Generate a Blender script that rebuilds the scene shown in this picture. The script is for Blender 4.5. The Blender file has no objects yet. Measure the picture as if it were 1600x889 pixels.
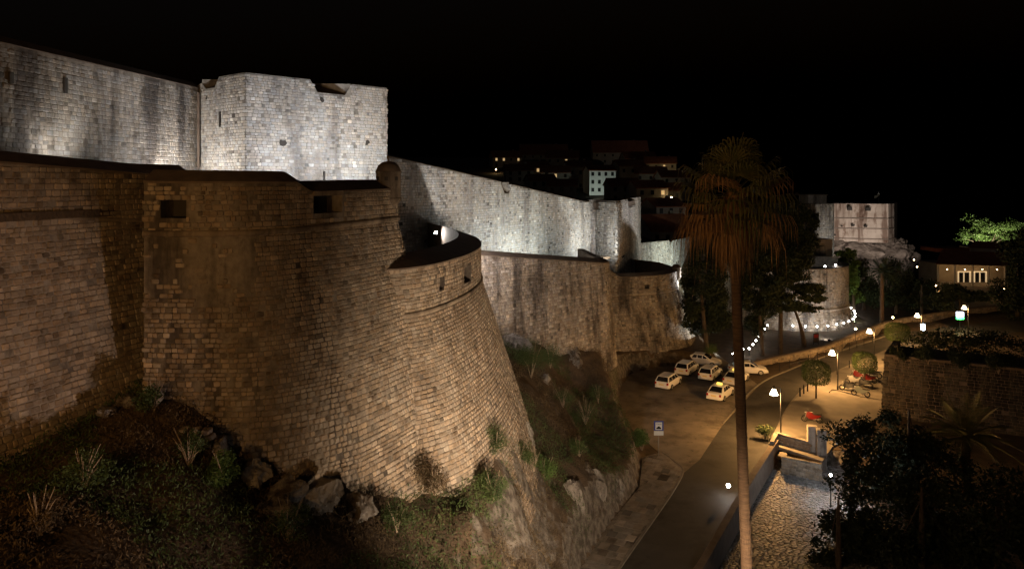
import bpy, math, random
import numpy as np
from mathutils import Matrix, Vector
from mathutils import noise as mnoise
random.seed(7); rng = np.random.default_rng(7)
R = math.radians
sc = bpy.context.scene
C = sc.collection

# ------------------------------------------------------------------ camera, sky, exposure
F, CX, YH, CAMZ = 1100.0, 800.0, 285.0, 23.0      # focal length and horizon in photo pixels, eye height above the road
cam = bpy.data.objects.new('camera', bpy.data.cameras.new('camera')); C.objects.link(cam)
cam.location = (0, 0, CAMZ); cam.rotation_euler = (R(90), 0, 0)
cam.data.sensor_width = 36; cam.data.lens = 36 * F / 1600
cam.data.shift_y = -(444.5 - YH) / 1600
cam.data.clip_start = 0.1; cam.data.clip_end = 6000
sc.camera = cam
world = bpy.data.worlds.new('World'); sc.world = world; world.use_nodes = True
wn = world.node_tree; wn.nodes.clear()
sky = wn.nodes.new('ShaderNodeTexSky'); sky.sky_type = 'NISHITA'; sky.sun_disc = False
sky.sun_elevation = R(-4); sky.sun_rotation = R(200)
bg = wn.nodes.new('ShaderNodeBackground'); bg.inputs['Strength'].default_value = 0.12
wo = wn.nodes.new('ShaderNodeOutputWorld')
wn.links.new(sky.outputs[0], bg.inputs[0]); wn.links.new(bg.outputs[0], wo.inputs[0])
sc.view_settings.view_transform = 'Standard'; sc.view_settings.look = 'None'
sc.view_settings.exposure = 0.0; sc.view_settings.gamma = 1.0; sc.view_settings.use_curve_mapping = False
sc.render.engine = 'CYCLES'
sc.cycles.use_denoising = True
sc.cycles.max_bounces = 5; sc.cycles.diffuse_bounces = 3; sc.cycles.sample_clamp_indirect = 4.0

# ------------------------------------------------------------------ helpers
def W(px, py, Y):                      # photo position + distance -> world point
    return Vector(((px - CX) * Y / F, Y, CAMZ - (py - YH) * Y / F))
def G(px, py, z=0.0):                  # photo position on level ground at height z
    Y = (CAMZ - z) * F / (py - YH)
    return Vector(((px - CX) * Y / F, Y, z))
def proj(p):
    return CX + F * p[0] / p[1], YH - F * (p[2] - CAMZ) / p[1]

def tag(o, label=None, cat=None, group=None, kind=None):
    if label: o['label'] = label
    if cat: o['category'] = cat
    if group: o['group'] = group
    if kind: o['kind'] = kind
    return o
def thing(name, label, cat, loc=(0, 0, 0), group=None):
    o = bpy.data.objects.new(name, None); C.objects.link(o); o.location = loc
    o.empty_display_size = .2
    return tag(o, label, cat, group)
def link(name, me, mat=None, parent=None):
    o = bpy.data.objects.new(name, me); C.objects.link(o)
    if mat is not None and not me.materials: me.materials.append(mat)
    if parent is not None:
        o.parent = parent
        if parent.parent is None: o.matrix_parent_inverse = Matrix.Translation(-Vector(parent.location))
    return o
def kids(o): return [c for c in C.objects if c.parent == o]
CH = {}
def copy_tree(o, parent=None):
    c = o.copy(); C.objects.link(c); c.parent = parent
    if o.name not in CH: CH[o.name] = kids(o)
    for ch in CH[o.name]: copy_tree(ch, c)
    return c
ORD = ['first', 'second', 'third', 'fourth', 'fifth', 'sixth', 'seventh', 'eighth', 'ninth', 'tenth', 'eleventh', 'twelfth',
       'thirteenth', 'fourteenth', 'fifteenth', 'sixteenth', 'seventeenth', 'eighteenth', 'nineteenth', 'twentieth',
       'twenty-first', 'twenty-second', 'twenty-third', 'twenty-fourth', 'twenty-fifth', 'twenty-sixth', 'twenty-seventh',
       'twenty-eighth', 'twenty-ninth', 'thirtieth', 'thirty-first', 'thirty-second', 'thirty-third', 'thirty-fourth']

class MB:
    def __init__(s): s.v = []; s.f = []
    def add(s, vs, fs):
        n = len(s.v); s.v += [tuple(v) for v in vs]; s.f += [tuple(i + n for i in f) for f in fs]; return s
    def box(s, c, size, rz=0.0, taper=1.0, m=None):
        x, y, z = [a / 2 for a in size]; vs = []
        for dz, k in ((-z, 1), (z, taper)):
            for dx, dy in ((-x, -y), (x, -y), (x, y), (-x, y)): vs.append(Vector((dx * k, dy * k, dz)))
        rot = Matrix.Rotation(rz, 3, 'Z') if m is None else m
        return s.add([rot @ v + Vector(c) for v in vs], [(3, 2, 1, 0), (4, 5, 6, 7), (0, 1, 5, 4), (1, 2, 6, 5), (2, 3, 7, 6), (3, 0, 4, 7)])
    def quad(s, a, b, c, d): return s.add([a, b, c, d], [(0, 1, 2, 3)])
    def tube(s, pts, rad, n=8, cap=True):
        pts = [Vector(p) for p in pts]; rad = rad if hasattr(rad, '__len__') else [rad] * len(pts)
        vs, fs = [], []
        for i, p in enumerate(pts):
            d = (pts[min(i + 1, len(pts) - 1)] - pts[max(i - 1, 0)]).normalized()
            a = d.cross(Vector((0, 1, 0.01)) if abs(d.z) > .9 else Vector((0, 0, 1))).normalized(); b = d.cross(a)
            for k in range(n):
                t = 2 * math.pi * k / n; vs.append(p + (a * math.cos(t) + b * math.sin(t)) * rad[i])
        for i in range(len(pts) - 1):
            for k in range(n): fs.append((i * n + k, i * n + (k + 1) % n, (i + 1) * n + (k + 1) % n, (i + 1) * n + k))
        if cap: fs += [tuple(range(n))[::-1], tuple(range((len(pts) - 1) * n, len(pts) * n))]
        return s.add(vs, fs)
    def lathe(s, prof, c, n=16):
        c = Vector(c); vs, fs = [], []
        for r, z in prof:
            for k in range(n):
                t = 2 * math.pi * k / n; vs.append(c + Vector((r * math.cos(t), r * math.sin(t), z)))
        for i in range(len(prof) - 1):
            for k in range(n): fs.append((i * n + k, i * n + (k + 1) % n, (i + 1) * n + (k + 1) % n, (i + 1) * n + k))
        return s.add(vs, fs)
    def prism(s, poly, z0, z1):
        n = len(poly); vs = [(p[0], p[1], z0) for p in poly] + [(p[0], p[1], z1) for p in poly]
        return s.add(vs, [tuple(range(n))[::-1], tuple(range(n, 2 * n))] + [(i, (i + 1) % n, n + (i + 1) % n, n + i) for i in range(n)])
    def build(s, name, mat, parent=None, smooth=False):
        me = bpy.data.meshes.new(name); me.from_pydata(s.v, [], s.f); me.update()
        if smooth: me.polygons.foreach_set('use_smooth', [True] * len(me.polygons))
        return link(name, me, mat, parent)

def spline(pts, ds=.25):               # Catmull-Rom through plan points, evenly resampled
    P = np.array(pts, float); P = np.vstack([2 * P[0] - P[1], P, 2 * P[-1] - P[-2]]); out = []
    for i in range(1, len(P) - 2):
        for t in np.linspace(0, 1, 24, endpoint=False):
            a, b, c, d = P[i - 1], P[i], P[i + 1], P[i + 2]
            out.append(.5 * (2 * b + (c - a) * t + (2 * a - 5 * b + 4 * c - d) * t * t + (3 * b - a - 3 * c + d) * t ** 3))
    out.append(P[-2]); return resample(np.array(out), ds)
def resample(P, ds=.25):
    P = np.array(P, float); L = np.r_[0, np.cumsum(np.linalg.norm(np.diff(P, axis=0), axis=1))]
    n = max(2, int(L[-1] / ds) + 1); s = np.linspace(0, L[-1], n)
    keep = np.unique(np.r_[s, L]) if len(P) < 8 else s
    return np.stack([np.interp(keep, L, P[:, k]) for k in range(2)], 1)
def arclen(P): return np.r_[0, np.cumsum(np.linalg.norm(np.diff(P, axis=0), axis=1))]
def normals(P):                        # outward = right-hand side when walking left to right seen from outside
    T = np.gradient(P, axis=0); T /= np.linalg.norm(T, axis=1)[:, None] + 1e-9
    return T, np.stack([T[:, 1], -T[:, 0]], 1)
def fn(v):
    if callable(v): return v
    if hasattr(v, '__len__'):
        a = np.array(v, float); return lambda s: np.interp(s, a[:, 0], a[:, 1])
    return lambda s: np.full(np.shape(s), float(v)) if np.shape(s) else float(v)

# ------------------------------------------------------------------ materials
def principled(name, col, rough=.8, metal=0, emit=None, es=0, spec=.3):
    m = bpy.data.materials.new(name); m.use_nodes = True; b = m.node_tree.nodes['Principled BSDF']
    b.inputs['Base Color'].default_value = (*col, 1); b.inputs['Roughness'].default_value = rough
    b.inputs['Metallic'].default_value = metal; b.inputs['Specular IOR Level'].default_value = spec
    if emit: b.inputs['Emission Color'].default_value = (*emit, 1); b.inputs['Emission Strength'].default_value = es
    return m
def noisy(name, c1, c2, scale=3.0, rough=.85, bump=.3, bscale=20.0, stretch=(1, 1, 1), tint=False, stain=None, metal=0, detail=6, bdist=.03):
    m = principled(name, c1, rough, metal); nt = m.node_tree; N = nt.nodes; Lk = nt.links; b = N['Principled BSDF']
    geo = N.new('ShaderNodeNewGeometry'); mp = N.new('ShaderNodeMapping'); mp.inputs['Scale'].default_value = stretch
    Lk.new(geo.outputs['Position'], mp.inputs[0])
    n1 = N.new('ShaderNodeTexNoise'); n1.inputs['Scale'].default_value = scale; n1.inputs['Detail'].default_value = detail
    Lk.new(mp.outputs[0], n1.inputs['Vector'])
    rp = N.new('ShaderNodeValToRGB'); rp.color_ramp.elements[0].position = .35; rp.color_ramp.elements[1].position = .65
    rp.color_ramp.elements[0].color = (*c1, 1); rp.color_ramp.elements[1].color = (*c2, 1)
    Lk.new(n1.outputs[0], rp.inputs[0]); col = rp.outputs[0]
    def mul(a, bsock, fac=1.0):
        mx = N.new('ShaderNodeMix'); mx.data_type = 'RGBA'; mx.blend_type = 'MULTIPLY'; mx.inputs[0].default_value = fac
        Lk.new(a, mx.inputs[6]); Lk.new(bsock, mx.inputs[7]); return mx.outputs[2]
    if tint:
        at = N.new('ShaderNodeAttribute'); at.attribute_name = 'tint'; col = mul(col, at.outputs['Color'])
        oi = N.new('ShaderNodeObjectInfo'); col = mul(col, oi.outputs['Color'])
    if stain:                          # weather streaks running down the stone, with shapes of their own
        for sc_, st_, lo, hi, dark in stain:
            mp2 = N.new('ShaderNodeMapping'); mp2.inputs['Scale'].default_value = st_; Lk.new(geo.outputs['Position'], mp2.inputs[0])
            n2 = N.new('ShaderNodeTexNoise'); n2.inputs['Scale'].default_value = sc_; n2.inputs['Detail'].default_value = 5; n2.inputs['Roughness'].default_value = .65
            Lk.new(mp2.outputs[0], n2.inputs['Vector'])
            r2 = N.new('ShaderNodeValToRGB'); r2.color_ramp.elements[0].position = lo; r2.color_ramp.elements[1].position = hi
            r2.color_ramp.elements[0].color = (1, 1, 1, 1); r2.color_ramp.elements[1].color = (*dark, 1)
            Lk.new(n2.outputs[0], r2.inputs[0]); col = mul(col, r2.outputs[0])
    Lk.new(col, b.inputs['Base Color'])
    if bump:
        n3 = N.new('ShaderNodeTexNoise'); n3.inputs['Scale'].default_value = bscale; n3.inputs['Detail'].default_value = 5
        Lk.new(geo.outputs['Position'], n3.inputs['Vector'])
        bp = N.new('ShaderNodeBump'); bp.inputs['Strength'].default_value = bump; bp.inputs['Distance'].default_value = bdist
        Lk.new(n3.outputs[0], bp.inputs['Height']); Lk.new(bp.outputs[0], b.inputs['Normal'])
    return m
STREAK = [(.5, (1, 1, .13), .47, .62, (.30, .29, .30)), (.2, (1, 1, .5), .47, .68, (.5, .48, .46)), (2.4, (1, 1, .6), .56, .7, (.6, .57, .55))]
M = {}
M['stone'] = noisy('limestone', (.30, .27, .235), (.40, .37, .33), 2.5, .9, .5, 16, tint=True, stain=STREAK)
M['stone_pale'] = noisy('pale_limestone', (.36, .345, .32), (.46, .445, .42), 2.0, .9, .5, 14, tint=True, stain=[(.5, (1, 1, .2), .5, .7, (.42, .41, .42)), (.25, (1, 1, .6), .52, .7, (.6, .57, .56))])
M['stone_near'] = noisy('brown_limestone', (.25, .20, .15), (.38, .32, .25), 1.2, .9, .6, 22, tint=True, stain=[(.3, (1, 1, .45), .48, .72, (.6, .56, .52)), (1.4, (1, 1, 1), .52, .7, (.55, .5, .46))])
M['stone_trim'] = noisy('limestone_trim', (.30, .27, .235), (.40, .37, .33), 2.5, .9, .5, 16, stain=STREAK)
M['brown_trim'] = noisy('brown_trim', (.25, .20, .15), (.38, .32, .25), 1.2, .9, .6, 22, stain=STREAK)
M['stone_dark'] = noisy('shade_toned_stone', (.07, .06, .045), (.13, .11, .08), 1.5, .95, .6, 15, tint=True, stain=STREAK)  # limestone darkened in colour to stand in for shade on the garden wall
M['mortar'] = noisy('lime_mortar', (.22, .19, .155), (.31, .275, .23), 4, .95, .5, 30, stain=STREAK)
M['mortar_pale'] = noisy('grey_mortar', (.24, .225, .2), (.32, .305, .28), 4, .95, .5, 30, stain=STREAK)
M['coping'] = noisy('coping_mortar', (.13, .10, .08), (.18, .14, .11), 2, .9, .4, 12)
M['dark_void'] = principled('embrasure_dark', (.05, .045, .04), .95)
M['rock'] = noisy('grey_rock', (.15, .135, .12), (.29, .27, .245), 1.3, .92, .9, 7, stretch=(1, 1, .45), bdist=.1, stain=[(.9, (1, 1, .35), .5, .62, (.35, .3, .25))])
M['rock_far'] = noisy('far_rock', (.14, .11, .09), (.26, .21, .175), .3, .92, .9, 1.0, bdist=.4)
M['earth'] = noisy('earth', (.055, .04, .026), (.10, .07, .045), 1.2, .95, .8, 8, bdist=.1)
M['asphalt'] = noisy('asphalt', (.042, .04, .038), (.06, .057, .053), .5, .75, .25, 60, stain=[(.35, (1, 1, 1), .5, .62, (.62, .6, .58))])
M['lot'] = noisy('worn_lot_paving', (.16, .14, .115), (.22, .19, .155), .7, .8, .25, 45, stain=[(.32, (1, 1, 1), .48, .66, (.5, .47, .44)), (1.8, (1, 1, 1), .6, .68, (.45, .42, .4))])
M['slab'] = noisy('paving_slab', (.17, .15, .125), (.25, .22, .19), 1.5, .85, .3, 30, tint=True, stain=[(.9, (1, 1, 1), .52, .66, (.6, .57, .54))])
M['kerb'] = noisy('kerb_stone', (.15, .135, .115), (.21, .19, .165), 2, .85, .3, 30)
M['cobble'] = noisy('cobble_stone', (.13, .13, .132), (.22, .22, .222), 3, .5, .3, 25, tint=True)
M['terrace'] = noisy('terrace_paving', (.16, .145, .125), (.23, .205, .175), .6, .85, .2, 20)
M['metal'] = principled('dark_painted_metal', (.03, .03, .032), .45, .6)
M['steel'] = principled('grey_steel', (.35, .35, .35), .4, .8)
M['white_paint'] = noisy('white_car_paint', (.74, .73, .70), (.8, .79, .76), .8, .28, 0)
M['glass'] = principled('dark_glass', (.012, .013, .016), .08, 0, spec=.6)
M['tyre'] = principled('tyre_rubber', (.02, .02, .02), .8)
M['rim'] = principled('alloy_rim', (.5, .5, .5), .35, .8)
M['red_lens'] = principled('red_lens', (.30, .015, .012), .25)
M['clear_lens'] = principled('clear_lens', (.6, .6, .62), .15)
M['plate'] = principled('yellow_plate', (.75, .6, .22), .5)
M['lamp_glass'] = principled('lit_lantern_glass', (.9, .85, .7), .4, emit=(1, .80, .48), es=16)
M['bulb_white'] = principled('lit_white_bulb', (.9, .9, .9), .4, emit=(1, .96, .88), es=45)
M['bulb_warm'] = principled('lit_warm_bulb', (.9, .8, .5), .4, emit=(1, .72, .34), es=26)
M['flood_glass'] = principled('lit_floodlight_glass', (.9, .9, .9), .3, emit=(1, .97, .92), es=60)
M['win_warm'] = principled('lit_window', (.8, .6, .3), .5, emit=(1, .66, .3), es=.5)
M['win_dark'] = principled('unlit_window', (.015, .014, .014), .3)
M['taxi_sign'] = principled('lit_taxi_sign', (.9, .7, .15), .4, emit=(1, .68, .12), es=1.6)
M['roof'] = noisy('terracotta_tiles', (.24, .085, .045), (.34, .13, .07), 1.0, .9, .5, 6)
M['plaster'] = noisy('house_plaster', (.30, .26, .21), (.38, .33, .27), .5, .9, .1, 8)
M['plaster_w'] = noisy('white_house_plaster', (.62, .62, .58), (.7, .7, .66), .4, .9, .1, 8)
M['leaf'] = noisy('green_leaves', (.028, .05, .014), (.06, .09, .025), 1.2, .6, 0)
M['leaf_dark'] = noisy('dark_evergreen_leaves', (.013, .021, .010), (.026, .038, .016), .8, .7, 0)
M['leaf_bright'] = noisy('fresh_leaves', (.05, .10, .022), (.09, .15, .04), 1.5, .55, 0)
M['leaf_dry'] = noisy('dry_leaves', (.06, .042, .022), (.11, .08, .042), 2, .8, 0)
M['frond'] = noisy('palm_frond', (.07, .085, .025), (.13, .12, .045), 2, .6, 0)
M['frond_dead'] = noisy('dead_palm_frond', (.22, .13, .06), (.34, .20, .095), 3, .85, 0)
M['bark'] = noisy('bark', (.05, .038, .03), (.09, .07, .05), 4, .9, .8, 18, stretch=(1, 1, .4), bdist=.06)
M['palm_bark'] = noisy('palm_trunk', (.08, .05, .03), (.14, .088, .05), 5, .9, .8, 12, stretch=(.5, .5, 3), bdist=.05)
M['twig'] = principled('bare_twig', (.26, .21, .16), .9)

# ------------------------------------------------------------------ masonry
def stone_variant(k):
    r = random.Random(k); c = .10 + .06 * r.random()
    o = [(-.5 + c, -.5), (.5 - c, -.5), (.5, -.5 + c), (.5, .5 - c), (.5 - c, .5), (-.5 + c, .5), (-.5, .5 - c), (-.5, -.5 + c)]
    j = lambda a: a + r.uniform(-.035, .035)
    vs = [(j(x), 0.15, j(z)) for x, z in o] + [(j(x * .78), -1 + r.uniform(-.22, .22), j(z * .74)) for x, z in o]
    return np.array(vs), [(i, (i + 1) % 8, 8 + (i + 1) % 8, 8 + i) for i in range(8)] + [tuple(range(8, 16))]
VAR = [stone_variant(k) for k in range(8)]
VARMESH = {}
def var_mesh(k, mat):
    if (k, mat.name) not in VARMESH:
        me = bpy.data.meshes.new('stone'); me.from_pydata([tuple(v) for v in VAR[k][0]], [], VAR[k][1]); me.materials.append(mat)
        a = me.color_attributes.new('tint', 'FLOAT_COLOR', 'POINT'); a.data.foreach_set('color', [1.0] * (16 * 4)); VARMESH[k, mat.name] = me
    return VARMESH[k, mat.name]
def lay_stones(parent, st, mat, indiv=0, piece='stone', mass='stonework'):
    """st: list of (centre, tangent, up, w, h, depth, tint). The largest in view become children of their own, the rest one joined part."""
    if not st: return
    c = np.array([s[0] for s in st]); t = np.array([s[1] for s in st]); u = np.array([s[2] for s in st])
    whd = np.array([s[3:6] for s in st]); tint = np.array([s[6] for s in st])
    n_in = np.cross(u, t)
    px = CX + F * c[:, 0] / np.maximum(c[:, 1], .1); py = YH - F * (c[:, 2] - CAMZ) / np.maximum(c[:, 1], .1)
    area = whd[:, 0] * whd[:, 1] / np.maximum(c[:, 1], .1) ** 2
    area[(px < 2) | (px > 1598) | (py < 2) | (py > 886) | (c[:, 1] < 1)] = 0
    order = np.argsort(-area); single = [i for i in order[:indiv] if area[i] > 0]; ss = set(single)
    for i in single:
        o = link(piece, var_mesh(int(rng.integers(8)), mat), None, parent)
        m = Matrix.Identity(4)
        for k in range(3):
            m[k][0] = t[i, k] * whd[i, 0]; m[k][1] = n_in[i, k] * whd[i, 2]; m[k][2] = u[i, k] * whd[i, 1]; m[k][3] = c[i, k]
        o.matrix_basis = m; o.color = (*tint[i], 1)
    rest = [i for i in range(len(st)) if i not in ss]
    if not rest: return
    V, Fc, T = [], [], []; base = 0
    for k in range(8):
        idx = np.array(rest[k::8])
        if not len(idx): continue
        v = VAR[k][0]
        P = c[idx][:, None] + v[None, :, 0:1] * (t[idx] * whd[idx, 0:1])[:, None] + v[None, :, 1:2] * (n_in[idx] * whd[idx, 2:3])[:, None] + v[None, :, 2:3] * (u[idx] * whd[idx, 1:2])[:, None]
        V.append(P.reshape(-1, 3)); T.append(np.repeat(tint[idx], 16, 0))
        for q in range(len(idx)): Fc += [tuple(a + base + q * 16 for a in f) for f in VAR[k][1]]
        base += len(idx) * 16
    V = np.vstack(V); T = np.vstack(T)
    me = bpy.data.meshes.new(mass); me.from_pydata(V.tolist(), [], Fc); me.materials.append(mat)
    a = me.color_attributes.new('tint', 'FLOAT_COLOR', 'POINT'); a.data.foreach_set('color', np.c_[T, np.ones(len(T))].ravel())
    o = link(mass, me, None, parent); tag(o, kind='stuff'); return o
def rtint(spread=.3, warm=.06):
    g = 1 + random.uniform(-spread, spread) * random.random() ** .5; w = random.uniform(-warm, warm)
    if random.random() < .07: g *= .6
    if random.random() < .05: g *= 1.35
    return (g * (1 + w), g, g * (1 - w * 1.3))
def rows(P, zlo, zhi, zc, batter, bot, top, openings=(), course=.23, wid=(.24, .52), depth=.045, skip=None, spread=.3, slope=None):
    """courses of stones on a wall: plan P at height zc, leaning out below it by batter"""
    T0, N0 = normals(P); L0 = arclen(P); st = []; z = zlo; bat = fn(batter)
    while z < zhi:
        h = course * random.uniform(.74, 1.3); zm = z + h / 2
        Q = P + N0 * (bat(L0) * max(0.0, zc - zm))[:, None]; L = arclen(Q); s = -random.uniform(0, wid[1])
        while s < L[-1]:
            w = random.uniform(*wid); m = s + w / 2; s += w
            if m < 0 or m > L[-1]: continue
            s0 = np.interp(m, L, L0); zz = zm + (slope(s0) if slope else 0)
            if zz - h * .45 < bot(s0) or zz + h * .35 > top(s0): continue
            if any(a - w * .4 < s0 < b + w * .4 and c - h * .4 < zz < d + h * .4 for a, b, c, d in openings): continue
            if skip and skip(s0, zz): continue
            if random.random() < .025: continue
            x = np.interp(m, L, Q[:, 0]); y = np.interp(m, L, Q[:, 1]); tx = np.interp(m, L, T0[:, 0]); ty = np.interp(m, L, T0[:, 1])
            k = math.hypot(tx, ty); tx /= k; ty /= k; nx, ny = ty, -tx
            b = float(bat(s0)) if zm < zc else 0.0; q = math.hypot(1, b)
            up = (-nx * b / q, -ny * b / q, 1 / q)
            st.append(((x, y, zz), (tx, ty, 0), up, w * .95, h * .93, depth * random.uniform(.5, 1.35), rtint(spread)))
        z += h
    return st
def core(P, zc, batter, bot, top, openings=(), dz=1.0, inner=.9):
    """wall body with real openings (reveals and a dark back)"""
    L = arclen(P); T, N = normals(P); S = sorted(set(list(L) + [a for o in openings for a in o[:2]]))
    S = np.array(S); X = np.interp(S, L, P[:, 0]); Y = np.interp(S, L, P[:, 1]); NX = np.interp(S, L, N[:, 0]); NY = np.interp(S, L, N[:, 1])
    bz, tz = bot(S), top(S); bt = fn(batter)(S); lo, hi = float(np.min(bz)), float(np.max(tz))
    Z = sorted(set(list(np.arange(lo, hi, dz)) + [hi, zc] + [a for o in openings for a in o[2:4]])); Z = [z for z in Z if lo <= z <= hi]
    def pt(i, z, back=0.0):
        z = min(max(z, bz[i]), tz[i]); o = (bt[i] * (zc - z) if z < zc else 0.0) - back
        return (X[i] + NX[i] * o, Y[i] + NY[i] * o, z)
    mb, vd = MB(), [MB() for _ in openings]
    for i in range(len(S) - 1):
        for a, b in zip(Z[:-1], Z[1:]):
            if (b <= bz[i] and b <= bz[i + 1]) or (a >= tz[i] and a >= tz[i + 1]): continue
            sm, zm = (S[i] + S[i + 1]) / 2, (a + b) / 2
            hit_ = [k for k, o in enumerate(openings) if o[0] < sm < o[1] and o[2] < zm < o[3]]
            if hit_:
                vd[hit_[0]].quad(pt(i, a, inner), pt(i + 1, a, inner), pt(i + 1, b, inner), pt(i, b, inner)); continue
            mb.quad(pt(i, a), pt(i + 1, a), pt(i + 1, b), pt(i, b))
    for a, b, c, d in openings:
        i, j = int(np.argmin(abs(S - a))), int(np.argmin(abs(S - b)))
        for p, q in ((i, i), (j, j)): mb.quad(pt(p, c), pt(p, c, inner), pt(p, d, inner), pt(p, d))
        for k in range(i, j):
            mb.quad(pt(k, c), pt(k + 1, c), pt(k + 1, c, inner), pt(k, c, inner)); mb.quad(pt(k, d), pt(k, d, inner), pt(k + 1, d, inner), pt(k + 1, d))
    return mb, vd
def sweep(P, z, prof, closed=False):
    """section (outward offset, height) carried along plan P"""
    P = np.array(P, float); T, N = normals(P); L = arclen(P); zz = fn(z)(L); mb = MB(); n = len(prof); vs = []
    for i in range(len(P)):
        for o, h in prof: vs.append((P[i, 0] + N[i, 0] * o, P[i, 1] + N[i, 1] * o, zz[i] + h))
    fs = []
    for i in range(len(P) - 1):
        for k in range(n if closed else n - 1):
            fs.append((i * n + k, (i + 1) * n + k, (i + 1) * n + (k + 1) % n, i * n + (k + 1) % n))
    if closed: fs += [tuple(range(n)), tuple(range((len(P) - 1) * n, len(P) * n))[::-1]]
    return mb.add(vs, fs)
def masonry(name, label, P, zc, batter, bot, top, ops=(), mat='stone', mort='mortar', cordon=None, coping=None, course=.23, wid=(.24, .52),
            indiv=0, depth=.045, skip=None, spread=.3, cat='wall', slope=None, smax=None, zvis=None, cordon_z=None):
    bot, top = fn(bot), fn(top); L = arclen(P); loc = (P[0][0], P[0][1], float(np.min(bot(L))))
    t = thing(name, label, cat, loc)
    mb, vd = core(P, zc, batter, bot, top, ops); mb.build('wall_core', M[mort], t)
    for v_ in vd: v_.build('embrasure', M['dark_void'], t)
    lo = zvis if zvis is not None else float(np.min(bot(L)))
    lay_stones(t, rows(P, lo, float(np.max(top(L))), zc, batter, bot, top, ops, course, wid, depth, skip, spread, slope), M[mat], indiv)
    if cordon: sweep(P, cordon_z if cordon_z is not None else zc, [(0, -cordon), (cordon * .8, -cordon * .8), (cordon * 1.15, 0), (cordon * .8, cordon * .8), (0, cordon)]).build('cordon', M['brown_trim' if mat == 'stone_near' else 'stone_trim'], t, True)
    if coping: sweep(P, top, coping).build('coping', M['coping'], t)
    return t
def s_at(P, px):                       # arc length along plan where it crosses a photo column
    L = arclen(P); q = CX + F * P[:, 0] / P[:, 1]; i = np.where((q[:-1] - px) * (q[1:] - px) <= 0)[0]
    if not len(i): return float(L[int(np.argmin(abs(q - px)))])
    i = i[0]; k = (px - q[i]) / (q[i + 1] - q[i] + 1e-9); return float(L[i] + k * (L[i + 1] - L[i]))
def at_s(P, s):
    L = arclen(P); return Vector((np.interp(s, L, P[:, 0]), np.interp(s, L, P[:, 1]), 0))
def n_at(P, s):
    T, N = normals(P); L = arclen(P); v = Vector((np.interp(s, L, N[:, 0]), np.interp(s, L, N[:, 1]), 0)); return v.normalized()

def light(parent, kind, loc, col, power, size=.1, aim=None, cone=150, blend=.8):
    d = bpy.data.lights.new('lamp_light', kind); d.color = col; d.energy = power
    d.shadow_soft_size = size
    o = bpy.data.objects.new('lamp_light', d); C.objects.link(o)
    if parent is not None:
        o.parent = parent
        if parent.parent is None: o.matrix_parent_inverse = Matrix.Translation(-Vector(parent.location))
    o.location = loc
    if kind == 'SPOT':
        d.spot_size = R(cone); d.spot_blend = blend
        o.rotation_euler = (Vector(aim) - Vector(loc)).to_track_quat('-Z', 'Y').to_euler()
    return o
def floodlight(loc, aim, col, power, label, cone=140, size=.12):
    loc = Vector(loc); t = thing('floodlight', label, 'floodlight', loc, 'floodlights at the foot of the walls')
    d = (Vector(aim) - loc).normalized(); q = d.to_track_quat('-Z', 'Y').to_matrix()
    MB().box(loc + Vector((0, 0, .22)) - d * .09, (.42, .32, .16), m=q).build('housing', M['metal'], t)
    b = MB().box(loc + Vector((0, 0, .04)), (.3, .2, .08)); b.box(loc + Vector((0, 0, .12)) - d * .04, (.04, .04, .14)); b.build('bracket', M['metal'], t)
    MB().box(loc + Vector((0, 0, .22)) + d * .0, (.26, .16, .02), m=q).build('lens', M['flood_glass'], t)
    light(t, 'SPOT', loc + Vector((0, 0, .22)) + d * .06, col, power, size, Vector(aim), cone)
    return t

# ------------------------------------------------------------------ near walls and bastions
COP = [(.06, -.06), (.06, .02), (-.75, .46), (-1.3, .46), (-1.3, -1.2)]
# left flank wall
PL = resample([(-21.0, 16.2), (-16.3, 31), (-15.4, 33.8)], .3); sl0, sl1 = s_at(PL, 1), s_at(PL, 222)
lw_c = fn([(sl0, 21.82), (sl1, 21.31)]); lw_t = fn([(sl0, 23.73), (sl1, 23.38)])
left_wall = masonry('flank_wall', 'brown stone flank wall with battered foot at the left edge', PL, 21.2, .25, 11.5, lw_t, mat='stone_near', cordon=.09, coping=COP,
                    course=.205, wid=(.17, .42), indiv=300, depth=.05, spread=.3, cordon_z=lw_c)
# big bastion
PB = spline([(-15.2, 34.5), (-14.55, 30.5), (-14.2, 27.35), (-12.2, 27.05), (-10.2, 27.75), (-8.65, 29.5), (-7.2, 32.1), (-5.75, 35.4), (-6.6, 39.5)], .22)
iB = int(np.argmin(np.hypot(PB[:, 0] + 14.2, PB[:, 1] - 27.35)))
TRK = np.vstack([[(-14.22, 27.2)], spline([(-14.2, 27.2), (-12.2, 27.15), (-10.2, 27.75), (-8.65, 29.5), (-7.2, 32.1), (-5.75, 35.4)], .22), resample([(-5.95, 36.2), (-8.2, 40)], .5)]); PB = TRK
def sB(px): # on the front stretch
    q = CX + F * PB[:, 0] / PB[:, 1]; L = arclen(PB); i0 = int(np.argmin(np.hypot(PB[:, 0] + 14.2, PB[:, 1] - 27.2))); i1 = int(np.argmin(np.hypot(PB[:, 0] + 5.75, PB[:, 1] - 35.4)))
    return float(np.interp(px, q[i0:i1 + 1], L[i0:i1 + 1]))
def zB(px, py):
    p = at_s(PB, sB(px)); return CAMZ - (py - YH) * p.y / F
topB = fn([(0, 23.05), (sB(240), zB(240, 284)), (sB(455), zB(455, 285)), (sB(462), zB(462, 285)), (sB(486), zB(486, 300)), (sB(590), zB(590, 296)), (99, zB(600, 296))])
opB = [(sB(251), sB(291), zB(270, 341), zB(270, 313)), (sB(490), sB(535), zB(512, 333), zB(512, 306))]
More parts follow.
